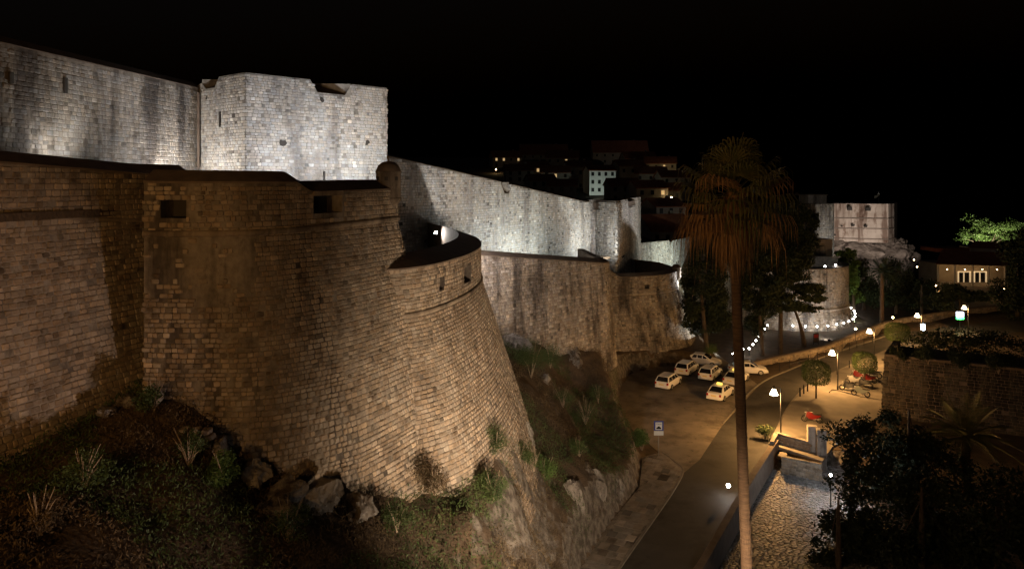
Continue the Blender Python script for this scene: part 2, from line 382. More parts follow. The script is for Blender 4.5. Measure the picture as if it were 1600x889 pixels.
corB = fn([(0, 21.05), (sB(222), zB(222, 365)), (sB(390), zB(390, 364)), (sB(490), zB(490, 356)), (sB(560), zB(560, 349)), (sB(624), zB(624, 341)), (99, 21.1)])
plast = lambda s, z: (s < sB(400) and 18.6 + .5 * math.sin(s * 1.7) < z < 21.0 and random.random() < .85) or (s < sB(420) and random.random() < .12)
batB = [(0, 0.0), (sB(330), .02), (sB(420), .16), (sB(500), .25), (99, .25)]
bastion = masonry('bastion', 'big rounded brown stone bastion with gun ports and battered foot', PB, 20.95, batB, 7.0, topB, opB, mat='stone_near', cordon=.13, coping=COP,
                  course=.19, wid=(.15, .38), indiv=300, depth=.042, skip=plast, spread=.3, cat='bastion', cordon_z=corB)
# embrasure lintel slabs
MB().box(at_s(PB, sB(512)) + n_at(PB, sB(512)) * .02 + Vector((0, 0, zB(512, 302))), (1.75, .16, .2), math.atan2(-n_at(PB, sB(512)).x, n_at(PB, sB(512)).y) + math.pi).build('lintel', M['brown_trim'], bastion)
# lower round bastion in front of the curtain
PLB = spline([(-8.2, 32.6), (-4.9, 34.3), (-3.3, 37.8), (-2.35, 42.2), (-2.1, 47), (-2.75, 53), (-4.4, 58.6), (-7.2, 66)], .3)
sq = lambda px, k: [float(s) for s in [s_at(PLB, px)]][0]
oL1 = s_at(PLB, 690); oL2 = s_at(PLB, 731)
opL = [(oL1 - .28, oL1 + .28, CAMZ - (452 - YH) * at_s(PLB, oL1).y / F, CAMZ - (439 - YH) * at_s(PLB, oL1).y / F), (oL2 - .85, oL2 + .85, CAMZ - (441 - YH) * at_s(PLB, oL2).y / F, CAMZ - (416 - YH) * at_s(PLB, oL2).y / F)]
low_bastion = masonry('low_bastion', 'lower half-round stone bastion with two square gun ports and broad dark coping', PLB, 16.55, .335, 4.5, 18.85, opL, mat='stone_near', cordon=.14,
                      coping=[(.06, -.06), (.06, .02), (-1.5, .55), (-1.5, -2.6)], course=.2, wid=(.17, .4), indiv=300, depth=.042, spread=.22, cat='bastion')
MB().prism([(p[0], p[1]) for p in PLB[4:]] + [(-14, 66), (-11, 52), (-9, 38)], 16.0, 16.3).build('platform', M['terrace'], low_bastion)
MB().box((-6.2, 52.5, 17.05), (1.6, 2.6, 1.5)).build('gun_step', M['stone_trim'], low_bastion)
# terraces (wall walks) between the lower and the upper walls
def sheet(name, poly, z, mat, kind='structure', thick=.3):
    return tag(MB().prism(poly, z - thick, z).build(name, M[mat]), kind=kind)
sheet('terrace', [(-20.2, 16), (-16.0, 32.5), (-15.3, 34.5), (-14.3, 28.3), (-11, 28.4), (-9.0, 31), (-6.9, 36), (-8.4, 41), (-8.0, 48.5), (-17, 43.2), (-21.2, 45), (-22.4, 30.5), (-24.5, 14)], 21.9, 'earth')

# ------------------------------------------------------------------ upper walls
COPU = [(.05, -.03), (.05, .03), (-.5, .42), (-.9, .42), (-.9, -.8)]
def wallz(px, py, P): return CAMZ - (py - YH) * at_s(P, s_at(P, px)).y / F
P1 = resample([(-24.6, 12), (-22, 30.3), (-20, 45.1)], .5)
upper_wall = masonry('upper_wall', 'tall grey floodlit curtain wall at the upper left, streaked dark', P1, 22, .0, 20.5, 29.0, mat='stone', coping=COPU, course=.22, wid=(.2, .44), indiv=300, depth=.022, spread=.18)
for px, py, h in ((100, 134, .75), (15, 122, .5)):
    s_ = s_at(P1, px); c_ = at_s(P1, s_); t_ = n_at(P1, s_); z_ = wallz(px, py, P1)
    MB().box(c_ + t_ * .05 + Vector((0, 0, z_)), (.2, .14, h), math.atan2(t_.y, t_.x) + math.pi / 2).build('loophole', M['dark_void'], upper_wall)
MB().tube([W(310, y, 44.7) for y in (145, 180, 215, 262)], .09, 8).build('drainpipe', M['coping'], upper_wall)
# floodlit salient tower
def notch(P, sa, sb, zlow, ztop, back, left_cheek, parent):
    """top embrasure: steep dark sill running up to the back, one splayed cheek"""
    a, b = at_s(P, sa), at_s(P, sb); n = n_at(P, (sa + sb) / 2); up = Vector((0, 0, 1))
    A, B = a + up * zlow, b + up * zlow
    if left_cheek: C2, D2 = b - n * back + up * ztop, b.lerp(a, .25) - n * back + up * ztop; cheek = [A, D2, a + up * ztop]
    else: D2, C2 = a - n * back + up * ztop, a.lerp(b, .25) - n * back + up * ztop; cheek = [B, b + up * ztop, C2]
    MB().quad(A, B, C2, D2).build('embrasure_sill', M['coping'], parent)
    MB().add(cheek, [(0, 1, 2)]).build('embrasure_cheek', M['mortar_pale'], parent)
PT = resample([(-20.2, 45.2), (-15.9, 42), (-8.7, 49), (-10.5, 55)], .5)
a1, a2 = s_at(PT, 316), s_at(PT, 340); b1, b2 = s_at(PT, 490), s_at(PT, 548)
zt_ = 29.55; zA, zBn = wallz(330, 138, PT), wallz(520, 147, PT)
topT = fn([(0, 29.2), (a1 - .01, 29.35), (a1, zA), (a2, zA), (a2 + .01, zt_), (b1 - .01, zt_), (b1, zBn), (b2, zBn), (b2 + .01, zt_), (99, zt_)])
tower = masonry('salient_tower', 'tall angular floodlit wall tower with bright corner and notched top', PT, 22, .02, 20.5, topT, mat='stone_pale', mort='mortar_pale', course=.2, wid=(.18, .4), indiv=300, depth=.028, spread=.16, cat='tower')
notch(PT, a1, a2, zA, zt_, 1.3, True, tower); notch(PT, b1, b2, zBn, zt_, 1.5, False, tower)
MB().prism([(-20.2, 45.2), (-15.9, 42.06), (-8.75, 49), (-10.5, 55), (-20, 56)], 20.4, 28.2).build('tower_core', M['mortar_pale'], tower)
for px, y0, y1 in ((345, 175, 199), (506, 268, 284)):
    s_ = s_at(PT, px); n_ = n_at(PT, s_); p_ = at_s(PT, s_); z0, z1 = CAMZ - (y1 - YH) * p_.y / F, CAMZ - (y0 - YH) * p_.y / F
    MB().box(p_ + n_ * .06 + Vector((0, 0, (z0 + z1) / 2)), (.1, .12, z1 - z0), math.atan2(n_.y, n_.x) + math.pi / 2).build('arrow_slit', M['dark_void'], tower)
for px, py, r_ in ((441, 224, .22), (573, 223, .2), (503, 156, .16), (324, 153, .12)):     # broken shot holes
    s_ = s_at(PT, px); p_ = at_s(PT, s_); n_ = n_at(PT, s_); c_ = p_ + n_ * .07 + Vector((0, 0, CAMZ - (py - YH) * p_.y / F)); tx = Vector((-n_.y, n_.x, 0))
    pts = [c_ + (tx * math.cos(k) + Vector((0, 0, 1)) * math.sin(k)) * r_ * random.uniform(.5, 1.4) for k in np.linspace(0, 6.28, 9)[:-1]]
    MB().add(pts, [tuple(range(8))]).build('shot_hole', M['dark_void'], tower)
# descending curtain wall
P2 = resample([(-11.8, 55), (10.6, 95.0)], .8)
n0 = s_at(P2, 783); n1 = s_at(P2, 795)
tl = lambda px, py: (s_at(P2, px), wallz(px, py, P2))
zz0 = wallz(789, 303, P2)
top2 = fn([(0, 25.5), tl(612, 246), (n0 - .01, wallz(783, 285, P2)), (n0, zz0), (n1, zz0), (n1 + .01, wallz(795, 288, P2)), tl(915, 316), (99, 20.3)])
curtain = masonry('descending_curtain_wall', 'long pale floodlit curtain wall whose top slopes down to the right', P2, 14, .03, 11, top2, mat='stone_pale', mort='mortar_pale',
                  coping=[(.05, 0), (.05, .05), (-.5, .3), (-1.2, .3), (-1.2, -1)], course=.24, wid=(.24, .5), depth=.03, spread=.17)
notch(P2, n0, n1, zz0, wallz(783, 285, P2), 1.2, False, curtain)
# corner tower at its end
PT2 = resample([(9.7, 99), (13.6, 92), (21, 115), (19.5, 121)], .8)
c1, c2 = s_at(PT2, 925), s_at(PT2, 936); d1, d2 = s_at(PT2, 981), s_at(PT2, 993)
top_t2 = fn([(0, 20.6), (c1, 20.6), (c1 + .01, 19.3), (c2, 19.3), (c2 + .01, 20.55), (d1, 20.55), (d1 + .01, 19.5), (d2, 19.5), (d2 + .01, 20.6), (99, 20.6)])
tower2 = masonry('corner_tower', 'floodlit stone corner tower at the end of the descending wall', PT2, 14, .03, 8, top_t2, mat='stone_pale', mort='mortar_pale', course=.25, wid=(.28, .6), depth=.05, cat='tower')
notch(PT2, c1, c2, 19.3, 20.6, 1.2, True, tower2); notch(PT2, d1, d2, 19.5, 20.6, 1.6, False, tower2)
MB().prism([(9.8, 99), (13.6, 92.1), (20.9, 115), (19, 121), (11, 118)], 8, 20.2).build('tower_core', M['coping'], tower2)
# low pink curtain wall below
P3 = resample([(-6, 56.2), (9.3, 71.5), (10.1, 73.2), (9.2, 84)], .6)
t3 = fn([(0, 17.2), (s_at(P3, 752), wallz(752, 399, P3)), (s_at(P3, 945), wallz(945, 411, P3)), (99, 14.3)]); c3 = fn([(0, 15.4), (s_at(P3, 752), wallz(752, 430, P3)), (s_at(P3, 945), wallz(945, 436, P3)), (99, 12.7)])
curtain3 = masonry('low_curtain_wall', 'low pinkish stone curtain wall between the two round bastions', P3, 14.2, .08, 4, t3, mat='stone', cordon=.07, coping=[(.05, -.03), (.05, .02), (-.7, .4), (-1.4, .4), (-1.4, -1.5)],
                   course=.24, wid=(.22, .5), depth=.05, spread=.42, cordon_z=c3)
sheet('terrace', [(-5, 58.5), (9, 73), (9, 84), (10.5, 88), (12.8, 91.5), (10.2, 94.2), (-11.5, 55.5)], 13.4, 'earth')
# second round bastion
PB2 = spline([(8.4, 78), (9.2, 84), (11.2, 88.3), (15, 90.3), (19, 91.8), (22.1, 95.2), (23.1, 99.5), (22.2, 105), (18, 110)], .4)
m_ = s_at(PB2, 985); t_b2 = fn([(0, 14.2), (m_ - 5.5, 13.4), (m_ - 1.5, 10.9), (99, 10.75)])
o1, o2 = s_at(PB2, 1011), s_at(PB2, 1049)
opb2 = [(o1 - .35, o1 + .35, 9.2, 9.75), (o2 - .3, o2 + .3, 9.6, 10.15)]
bastion2 = masonry('far_bastion', 'second round bastion by the parked cars with pale cordon line', PB2, 8.6, .33, -.3, t_b2, opb2, mat='stone', cordon=.17, coping=[(.05, -.03), (.05, .02), (-1.0, .35), (-1.0, -2)], course=.25, wid=(.25, .55), depth=.09, spread=.35, cat='bastion')
MB().prism([(p[0], p[1]) for p in PB2[6:]] + [(12, 108), (10, 95)], 8.6, 8.9).build('platform', M['terrace'], bastion2)
MB().box(G(998, 522) * 1 + Vector((0, -.4, 0)) + Vector((0, 0, 1.3)), (.62, .08, .95)).build('notice_plate', M['plaster'], bastion2)
# greenish wall beyond
P4 = resample([(20, 113), (35, 140), (40, 150)], 1.0)
k0 = s_at(P4, 1046); top4 = fn([(0, 13.2), (k0, 12.4), (k0 + .05, 11.5), (k0 + .9, 11.5), (k0 + .95, 12.2), (99, 11.6)])
curtain4 = masonry('far_curtain_wall', 'green-lit stretch of city wall behind the second bastion', P4, 2, .02, 0, top4, mat='stone_pale', mort='mortar_pale', course=.3, wid=(.35, .7), depth=.05)
# sentry boxes
def sentry(base, r, h, label):
    t = thing('sentry_box', label, 'sentry box', base); b = Vector(base)
    MB().lathe([(r * .35, -.75 * r), (r * .8, -.35 * r), (r * 1.06, 0), (r * 1.06, .08), (r, .1), (r, h), (r * 1.05, h + .02), (r * 1.05, h + .1), (0, h + .1)], b, 20).build('drum', M['brown_trim'], t, False)
    MB().lathe([(r * 1.02, h + .1), (r * .98, h + .28 * r), (r * .82, h + .62 * r), (r * .5, h + .9 * r), (0, h + r)], b, 20).build('dome', M['coping'], t, True)
    MB().lathe([(.05, h + r - .03), (.05, h + r + .08), (.1, h + r + .16), (.05, h + r + .26), (0, h + r + .28)], b, 8).build('finial', M['coping'], t, True)
    for a in (-2.35, -1.57, -.75):
        c = b + Vector((math.cos(a), math.sin(a), 0)) * r + Vector((0, 0, h * .8)); MB().box(c, (.06, .16, .18), a).build('window', M['dark_void'], t)
    return t
pS = W(607, 312, 35.3); sentry((pS.x, pS.y, pS.z), .62, W(607, 271, 35.3).z - pS.z, 'round domed stone sentry box on the big near bastion')
pS2 = W(1057, 434, 96.5); sentry((pS2.x, pS2.y, pS2.z), .6, 1.3, 'small domed sentry box on the second round bastion')

# ------------------------------------------------------------------ terrain
def hit(P, zc, bat, px, py, out=.15):  # where the line of sight meets a battered wall; a point just outside it
    L = arclen(P); T, N = normals(P); bt = fn(bat)(L); z = zc - 6
    Y = 40.0
    for _ in range(40):
        Q = P + N * (bt * max(0.0, zc - z) + out)[:, None]; q = CX + F * Q[:, 0] / Q[:, 1]
        i = np.where((q[:-1] - px) * (q[1:] - px) <= 0)[0]
        if not len(i): z -= .3; continue
        i = i[np.argmin(Q[i, 1])]; Y = Q[i, 1] + (px - q[i]) / (q[i + 1] - q[i] + 1e-9) * (Q[i + 1, 1] - Q[i, 1])
        z = .5 * z + .5 * (CAMZ - (py - YH) * Y / F)
    return W(px, py, Y)
FLAT = [(1.2, 25), (1.6, 30), (2.9, 38), (4.0, 41.9), (6.45, 47.3), (9.3, 53), (10.6, 58.8), (10.3, 64), (10.4, 70), (11.2, 75), (12.3, 80), (14.5, 86), (18, 88), (26, 88), (27, 100), (40, 175), (190, 175), (190, 20), (30, 15), (4, 15)]
ctrl = [hit(PL, 21.2, .25, px, py) for px, py in ((4, 735), (60, 700), (120, 665), (170, 632), (215, 612))]
ctrl += [hit(PB, 20.95, batB, px, py) for px, py in ((228, 612), (300, 645), (345, 672), (400, 748), (470, 768), (550, 782), (600, 784))]
ctrl += [hit(PLB, 16.55, .335, px, py) for px, py in ((660, 782), (700, 772), (740, 756), (780, 728), (805, 705))]
ctrl += [hit(P3, 14.2, .08, px, py) for px, py in ((800, 530), (850, 540), (900, 548), (940, 552))]
ctrl += [W(*p) for p in [(0, 889, 16.5), (200, 889, 19), (400, 889, 21.5), (600, 889, 25), (720, 889, 29.5), (800, 889, 33.8), (850, 889, 38.5), (800, 758, 36.6), (770, 788, 33.8), (832, 722, 43), (842, 800, 40.3), (735, 800, 31.2), (850, 640, 50), (828, 600, 52), (890, 600, 64),
     (850, 570, 58), (880, 640, 58), (900, 690, 53), (940, 660, 59.5), (860, 760, 43.5), (925, 728, 48.5), (890, 740, 46)]]
ctrl += [Vector(p) for p in [(-20, 5, 16), (-10, 5, 12), (-3, 8, 7), (-30, 20, 18), (-30, 60, 18), (-10, 60, 12), (0, 70, 9), (-40, 100, 16), (-5, 15, 8.2), (-9, 12, 11), (5, 90, 2), (-10, 120, 14), (-60, 160, 18)]]
CP = np.array([[p.x, p.y] for p in ctrl]); CZ = np.array([p.z for p in ctrl])
Dm = np.linalg.norm(CP[:, None] - CP[None], axis=2); LW = np.linalg.solve(np.block([[Dm, np.ones((len(CP), 1))], [np.ones((1, len(CP))), np.zeros((1, 1))]]), np.r_[CZ, 0])
FP = np.array(FLAT, float)
def flat_dist(x, y):                   # signed distance to the levelled street area (negative inside)
    a, b = FP, np.roll(FP, -1, 0); ab = b - a; p = np.stack([x, y], -1)[..., None, :]
    t = np.clip(((p - a) * ab).sum(-1) / (ab ** 2).sum(-1), 0, 1); d = np.linalg.norm(p - (a + t[..., None] * ab), axis=-1).min(-1)
    c = ((a[:, 1] > y[..., None]) != (b[:, 1] > y[..., None])) & (x[..., None] < (b[:, 0] - a[:, 0]) * (y[..., None] - a[:, 1]) / (b[:, 1] - a[:, 1] + 1e-12) + a[:, 0])
    return np.where(c.sum(-1) % 2 == 1, -d, d)
SINK = np.array([(22.6, 61.6), (28.5, 60.0), (24, 45), (19, 32), (4.5, 30), (8.2, 38), (12.2, 45.2), (17.6, 54)])
WALLLINE = [G(1150, 581), G(1215, 566), G(1290, 549), (46.5, 99.5, 0), (62, 114, 0), (80, 124, 0), (110, 136, 0)]
WL = np.array([[p[0], p[1]] for p in WALLLINE])
def inpoly(x, y, poly):
    a, b = poly, np.roll(poly, -1, 0)
    c = ((a[:, 1] > y[..., None]) != (b[:, 1] > y[..., None])) & (x[..., None] < (b[:, 0] - a[:, 0]) * (y[..., None] - a[:, 1]) / (b[:, 1] - a[:, 1] + 1e-12) + a[:, 0])
    return c.sum(-1) % 2 == 1
def height(x, y):
    x = np.asarray(x, float); y = np.asarray(y, float)
    r = np.linalg.norm(np.stack([x, y], -1)[..., None, :] - CP, axis=-1); h = r @ LW[:-1] + LW[-1]
    d = flat_dist(x, y); h = np.clip(h, 0, 24)
    h = np.where(d <= 0, 0.0, np.minimum(h, d * 4.0))
    h = np.where(inpoly(x, y, SINK), -1.2, h)
    wy = np.interp(x, WL[:, 0], WL[:, 1])
    h = np.where((x > 24) & (y > wy + .3) & (d < 0), -2.0, h)
    rough = np.where(d > .3, 1.0, 0.0) * np.minimum(1, np.maximum(d, 0) / 2)
    nz = np.array([mnoise.noise((a * .45, b * .45, 1.7)) * .4 + mnoise.noise((a * 1.3, b * 1.3, 4.2)) * .22 for a, b in zip(x.ravel(), y.ravel())]).reshape(x.shape)
    h = h + nz * rough
    far = np.clip((np.hypot(x - 30, y - 60) - 120) / 25, 0, 1)
    return h * (1 - far) - 12 * far
gx = np.r_[np.arange(-75, -24, 3.0), np.arange(-24, 14, .42), np.arange(14, 34, .7), np.arange(34, 210, 3.5)]
gy = np.r_[np.arange(-40, 10, 3.0), np.arange(10, 66, .45), np.arange(66, 96, 1.0), np.arange(96, 230, 2.5)]
XX, YY = np.meshgrid(gx, gy); ZZ = height(XX, YY)
nx_, ny_ = len(gx), len(gy); idx = np.arange(nx_ * ny_).reshape(ny_, nx_)
me = bpy.data.meshes.new('ground'); me.from_pydata(np.stack([XX, YY, ZZ], -1).reshape(-1, 3).tolist(), [], np.stack([idx[:-1, :-1], idx[:-1, 1:], idx[1:, 1:], idx[1:, :-1]], -1).reshape(-1, 4).tolist())
def steep_ground():
    m = noisy('hillside', (.055, .04, .026), (.10, .07, .045), 1.2, .95, .8, 8, bdist=.1); nt = m.node_tree; N = nt.nodes; b = N['Principled BSDF']
    g = N.new('ShaderNodeNewGeometry'); sx = N.new('ShaderNodeSeparateXYZ'); nt.links.new(g.outputs['True Normal'], sx.inputs[0]); n1 = N.new('ShaderNodeTexNoise'); n1.inputs['Scale'].default_value = 1.4; n1.inputs['Detail'].default_value = 6; nt.links.new(g.outputs['Position'], n1.inputs['Vector'])
    ad = N.new('ShaderNodeMath'); ad.operation = 'MULTIPLY_ADD'; ad.inputs[1].default_value = .5; nt.links.new(n1.outputs[0], ad.inputs[0]); nt.links.new(sx.outputs[2], ad.inputs[2])
    r = N.new('ShaderNodeValToRGB'); r.color_ramp.elements[0].position = .72; r.color_ramp.elements[1].position = .86; r.color_ramp.elements[0].color = (1, 1, 1, 1); r.color_ramp.elements[1].color = (0, 0, 0, 1); nt.links.new(ad.outputs[0], r.inputs[0])
    mx = N.new('ShaderNodeMix'); mx.data_type = 'RGBA'; nt.links.new(r.outputs[0], mx.inputs[0]); nt.links.new(b.inputs['Base Color'].links[0].from_socket, mx.inputs[6])
    n2 = N.new('ShaderNodeTexNoise'); n2.inputs['Scale'].default_value = 2.2; n2.inputs['Detail'].default_value = 7; nt.links.new(g.outputs['Position'], n2.inputs['Vector']); r2 = N.new('ShaderNodeValToRGB'); r2.color_ramp.elements[0].position = .38; r2.color_ramp.elements[1].position = .62; r2.color_ramp.elements[0].color = (.07, .06, .05, 1); r2.color_ramp.elements[1].color = (.19, .172, .15, 1); nt.links.new(n2.outputs[0], r2.inputs[0]); nt.links.new(r2.outputs[0], mx.inputs[7]); nt.links.new(mx.outputs[2], b.inputs['Base Color']); return m
ground = tag(link('ground', me, steep_ground()), kind='structure')
me.polygons.foreach_set('use_smooth', [True] * len(me.polygons))
M['water'] = noisy('sea_water', (.004, .006, .008), (.006, .008, .011), .05, .12, .4, .6)
sea = MB().quad((-3000, -300, -9), (3000, -300, -9), (3000, 4500, -9), (-3000, 4500, -9)).build('sea', M['water']); tag(sea, kind='structure')
def hgt(x, y): return float(height(np.array([x]), np.array([y]))[0])

# ------------------------------------------------------------------ far round fort, tower and sea fort
PBK = spline([(50 + 11 * math.cos(a), 130 + 11 * math.sin(a)) for a in np.linspace(R(185), R(385), 15)], .5)
bk = s_at(PBK, 1251)
bokar = masonry('round_fort', 'far round stone fort tower ringed by bollard lights', PBK, 1.3, .3, -2.2, 8.3, [(bk - .9, bk + .9, 4.6, 5.9)], mat='stone', cordon=.2, coping=[(.1, -.05), (.1, .05), (-1.2, .2), (-1.2, -1)], course=.32, wid=(.35, .8), depth=.05, cat='fort')
MB().prism([(50 + 10.3 * math.cos(a), 130 + 10.3 * math.sin(a)) for a in np.linspace(0, 2 * math.pi, 40)[:-1]], 6.8, 7.1).build('platform', M['terrace'], bokar)
b_ = MB(); b_.box((53.5, 134, 9), (9, 7, 4.0), R(20)); b_.box((57.5, 129.5, 8.2), (4.5, .9, 2.4), R(-25)); b_.build('upper_block', M['stone_trim'], bokar)
MB().box((58.3, 136.2, 9.6), (5, 4.6, 5.0), R(24)).build('gatehouse', M['plaster'], bokar)
PT3 = resample([(57, 172), (65.5, 152), (71.6, 156.5), (72.5, 162)], 1.2)
tower3 = masonry('square_wall_tower', 'tall plain grey wall tower left of the sea fort', PT3, 4, .03, 0, 18.3, mat='stone', course=.4, wid=(.45, .9), depth=.05, cat='tower')
MB().prism([(57, 172), (65.5, 152.1), (71.5, 156.5), (72, 168)], 0, 18.0).build('tower_core', M['coping'], tower3)
b_ = thing('roof_block', 'small pale block rising above the tall grey tower', 'building', (82, 192, 10)); MB().box((82, 192, 14.8), (5.2, 5, 9.4), .1).build('wall', M['stone_trim'], b_); MB().box((81.6, 192, 19.62), (6.6, 5.6, .25), .1).build('roof', M['coping'], b_)
fort = thing('sea_fort', 'pink floodlit sea fort on a crag with three ledges', 'fort', (150, 305, -2))
fl = [W(1299, 372, 302).to_2d(), W(1388, 376, 296).to_2d(), W(1397, 376, 300).to_2d(), W(1402, 372, 325).to_2d(), W(1305, 372, 330).to_2d()]
M['fort_stone'] = noisy('fort_render', (.42, .34, .28), (.56, .47, .4), .25, .9, .3, 1.5, stain=[(.22, (1, 1, .12), .48, .58, (.4, .33, .3)), (.35, (1, 1, .5), .54, .64, (.5, .42, .38))])
MB().prism(fl, -2.5, 13.9).build('wall', M['fort_stone'], fort)
for py in (341, 357, 373):
    z = CAMZ - (py - YH) * 299 / F; m = MB()
    pts = [np.array(fl[0]), np.array(fl[1]), np.array(fl[2])]
    sweep(np.array(pts), z, [(0, -.25), (.35, -.2), (.35, .2), (0, .25)]).build('string_course', M['rock_far'], fort)
for px, py, w_, h_ in ((1327.5, 326, 1.7, 1.5), (1356, 327, 1.9, 1.4), (1332.5, 352, 1, .8), (1352.5, 353.5, .9, .9), (1315, 353, .5, .5), (1304, 367, .6, .7)):
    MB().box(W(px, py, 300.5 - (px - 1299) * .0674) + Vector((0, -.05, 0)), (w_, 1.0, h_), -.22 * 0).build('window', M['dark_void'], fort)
MB().box(W(1309, 322, 306), (5, 3, 2.2)).build('turret', M['stone_trim'], fort)
MB().tube([W(1373, 318, 305), W(1373, 300, 305)], .08, 6).build('flagpole', M['steel'], fort)
fm = MB(); fv = []
for i in range(7):
    for j in range(4): fv.append(W(1374 - 7 * i / 6 + 0, 302 + 4.5 * i / 6 + 4 * j / 3, 305) + Vector((0, .5 * math.sin(i * 1.3), 0)))
fm.add(fv, [(i * 4 + j, i * 4 + j + 1, i * 4 + j + 5, i * 4 + j + 4) for i in range(6) for j in range(3)]); fm.build('flag', M['plaster_w'], fort)
def rock(name, c, size, label=None, cat='rock', seed=0, mat='rock', sub=4, group=None, rough=.35, parent=None):
    import bmesh
    bm = bmesh.new(); bmesh.ops.create_icosphere(bm, subdivisions=6 if size[2] > 1.25 and sub > 4 and not mat == 'rock_far' else sub, radius=1)
    if size[2] <= 1.25:                # angular boulder: hull of a few points, edges broken up
        bm.free(); bm = bmesh.new(); rr_ = random.Random(seed * 13 + 5)
        for _ in range(15):
            d3 = Vector((rr_.gauss(0, 1), rr_.gauss(0, 1), rr_.gauss(0, 1))).normalized(); bm.verts.new(d3 * rr_.uniform(.8, 1.15))
        hl = bmesh.ops.convex_hull(bm, input=bm.verts[:]); bmesh.ops.delete(bm, geom=[v for v in hl['geom_interior'] if isinstance(v, bmesh.types.BMVert)], context='VERTS')
        bmesh.ops.subdivide_edges(bm, edges=bm.edges[:], cuts=5, use_grid_fill=True)
        for v in bm.verts:
            p = v.co.copy(); k = .95 + .26 * mnoise.noise(p * 2.0 + Vector((seed, 0, 0))) + .16 * mnoise.noise(p * 4.7 + Vector((0, seed, 0))) + .07 * mnoise.noise(p * 11)
            v.co = Vector((p.x * size[0], p.y * size[1], p.z * size[2])) * k
    else:
      for v in bm.verts:
        p = v.co.copy(); cv = mnoise.voronoi(Vector((p.x * 1.7, p.y * 1.7, p.z * 1.1)) + Vector((seed * 5.3, seed, 0)))[0]; k = .82 + rough * .7 * mnoise.noise(p * 1.1 + Vector((seed * 7.1, 0, 0))) + rough * 1.1 * (cv[1] - cv[0]) + rough * .5 * (mnoise.ridged_multi_fractal(Vector((p.x * 2.6, p.y * 2.6, p.z * 1.3)) + Vector((0, 0, seed)), 1.0, 2.1, 5, 1.0, 2.0) - 1.0)
        v.co = Vector((p.x * size[0], p.y * size[1], p.z * size[2])) * k + (Vector(c) if parent else Vector((0, 0, 0)))
    me = bpy.data.meshes.new(name); bm.to_mesh(me); bm.free()
    o = link(name, me, M[mat], parent)
    if not parent: o.location = c; tag(o, label, cat, group)
    return o
rock('crag', W(1345, 393, 308), (22, 14, 7.2), 'pinkish rocky crag under the sea fort', 'rock', 3, 'rock_far', 6, rough=.34)
rock('crag', W(1395, 396, 306), (10, 9, 7.5), 'low end of the rocky crag sloping to the sea on the right', 'rock', 5, 'rock_far', 6, rough=.34)

# ------------------------------------------------------------------ street level
def gsheet(name, pix, z, mat, thick=.25, zz=None):
    return sheet(name, [G(p[0], p[1], zz if zz is not None else z).to_2d() for p in pix], z, mat, thick=thick)
def gl(pix, ds=1.0, z=0): return spline([tuple(G(p[0], p[1], z).to_2d()) for p in pix], ds)
roadL = [(880, 1020), (965, 889), (1062, 747), (1095, 715), (1128, 662), (1182, 603), (1235, 577), (1300, 553), (1400, 520)]
roadR = [(995, 1020), (1090, 889), (1160, 768), (1204, 695), (1240, 627), (1285, 592), (1385, 548)]
rl, rr = gl(roadL, 1.5), gl(roadR, 1.5)
rl = np.vstack([rl, [(70, 112), (92, 122), (120, 131)]]); rr = np.vstack([rr, [(74, 106.5), (95, 116), (122, 125)]])
sheet('road', [tuple(p) for p in rl] + [tuple(p) for p in rr[::-1]], .01, 'asphalt', thick=.2)
lotp = [(1062, 743), (1036, 712), (985, 668), (925, 612), (928, 590), (1000, 556), (1060, 540), (1110, 545), (1150, 575), (1186, 602), (1128, 665), (1093, 718)]
gsheet('parking_lot', lotp, .02, 'lot', .2)
def kerb(name, P, w=.16, h=.12, label=None):
    return tag(sweep(P, 0, [(0, 0), (0, h), (-w, h), (-w, 0)], True).build(name, M['kerb']), kind='structure')
# left pavement of single slabs
pv = thing('pavement', None, None); pv['kind'] = 'structure'; del pv['kind']
C.objects.unlink(pv); bpy.data.objects.remove(pv)
PVo = gl([(880, 1020), (965, 889), (1062, 747), (1052, 722), (1034, 708)], .35); PVi = [(1.4, 26), (1.8, 30), (3.0, 38), (4.1, 41.9), (6.55, 47.3), (9.6, 53), (10.9, 58.8)]
pave = sheet('pavement', [tuple(p) for p in PVo] + PVi[::-1], .10, 'mortar', thick=.3)
kerb('kerb', PVo[::-1])
cs = []
PVp = np.array([tuple(p) for p in PVo] + PVi[::-1])
d_ = Vector((6.8, 13.7, 0)).normalized(); e_ = Vector((d_.y, -d_.x, 0)); o_ = Vector((4, 38, 0))
for i in range(-14, 34):
    for j in range(-8, 8):
        c_ = o_ + d_ * (i * .82) + e_ * (j * .62 + .2 * (i % 2)); q = [c_ + d_ * a + e_ * b for a, b in ((-.4, -.3), (.4, -.3), (.4, .3), (-.4, .3))]
        if all(inpoly(np.array([p.x]), np.array([p.y]), PVp)[0] for p in q):
            cs.append((tuple(c_ + Vector((0, 0, .09 + random.uniform(0, .008)))), tuple(d_), tuple(-e_), .80, .60, .03, rtint(.2)))
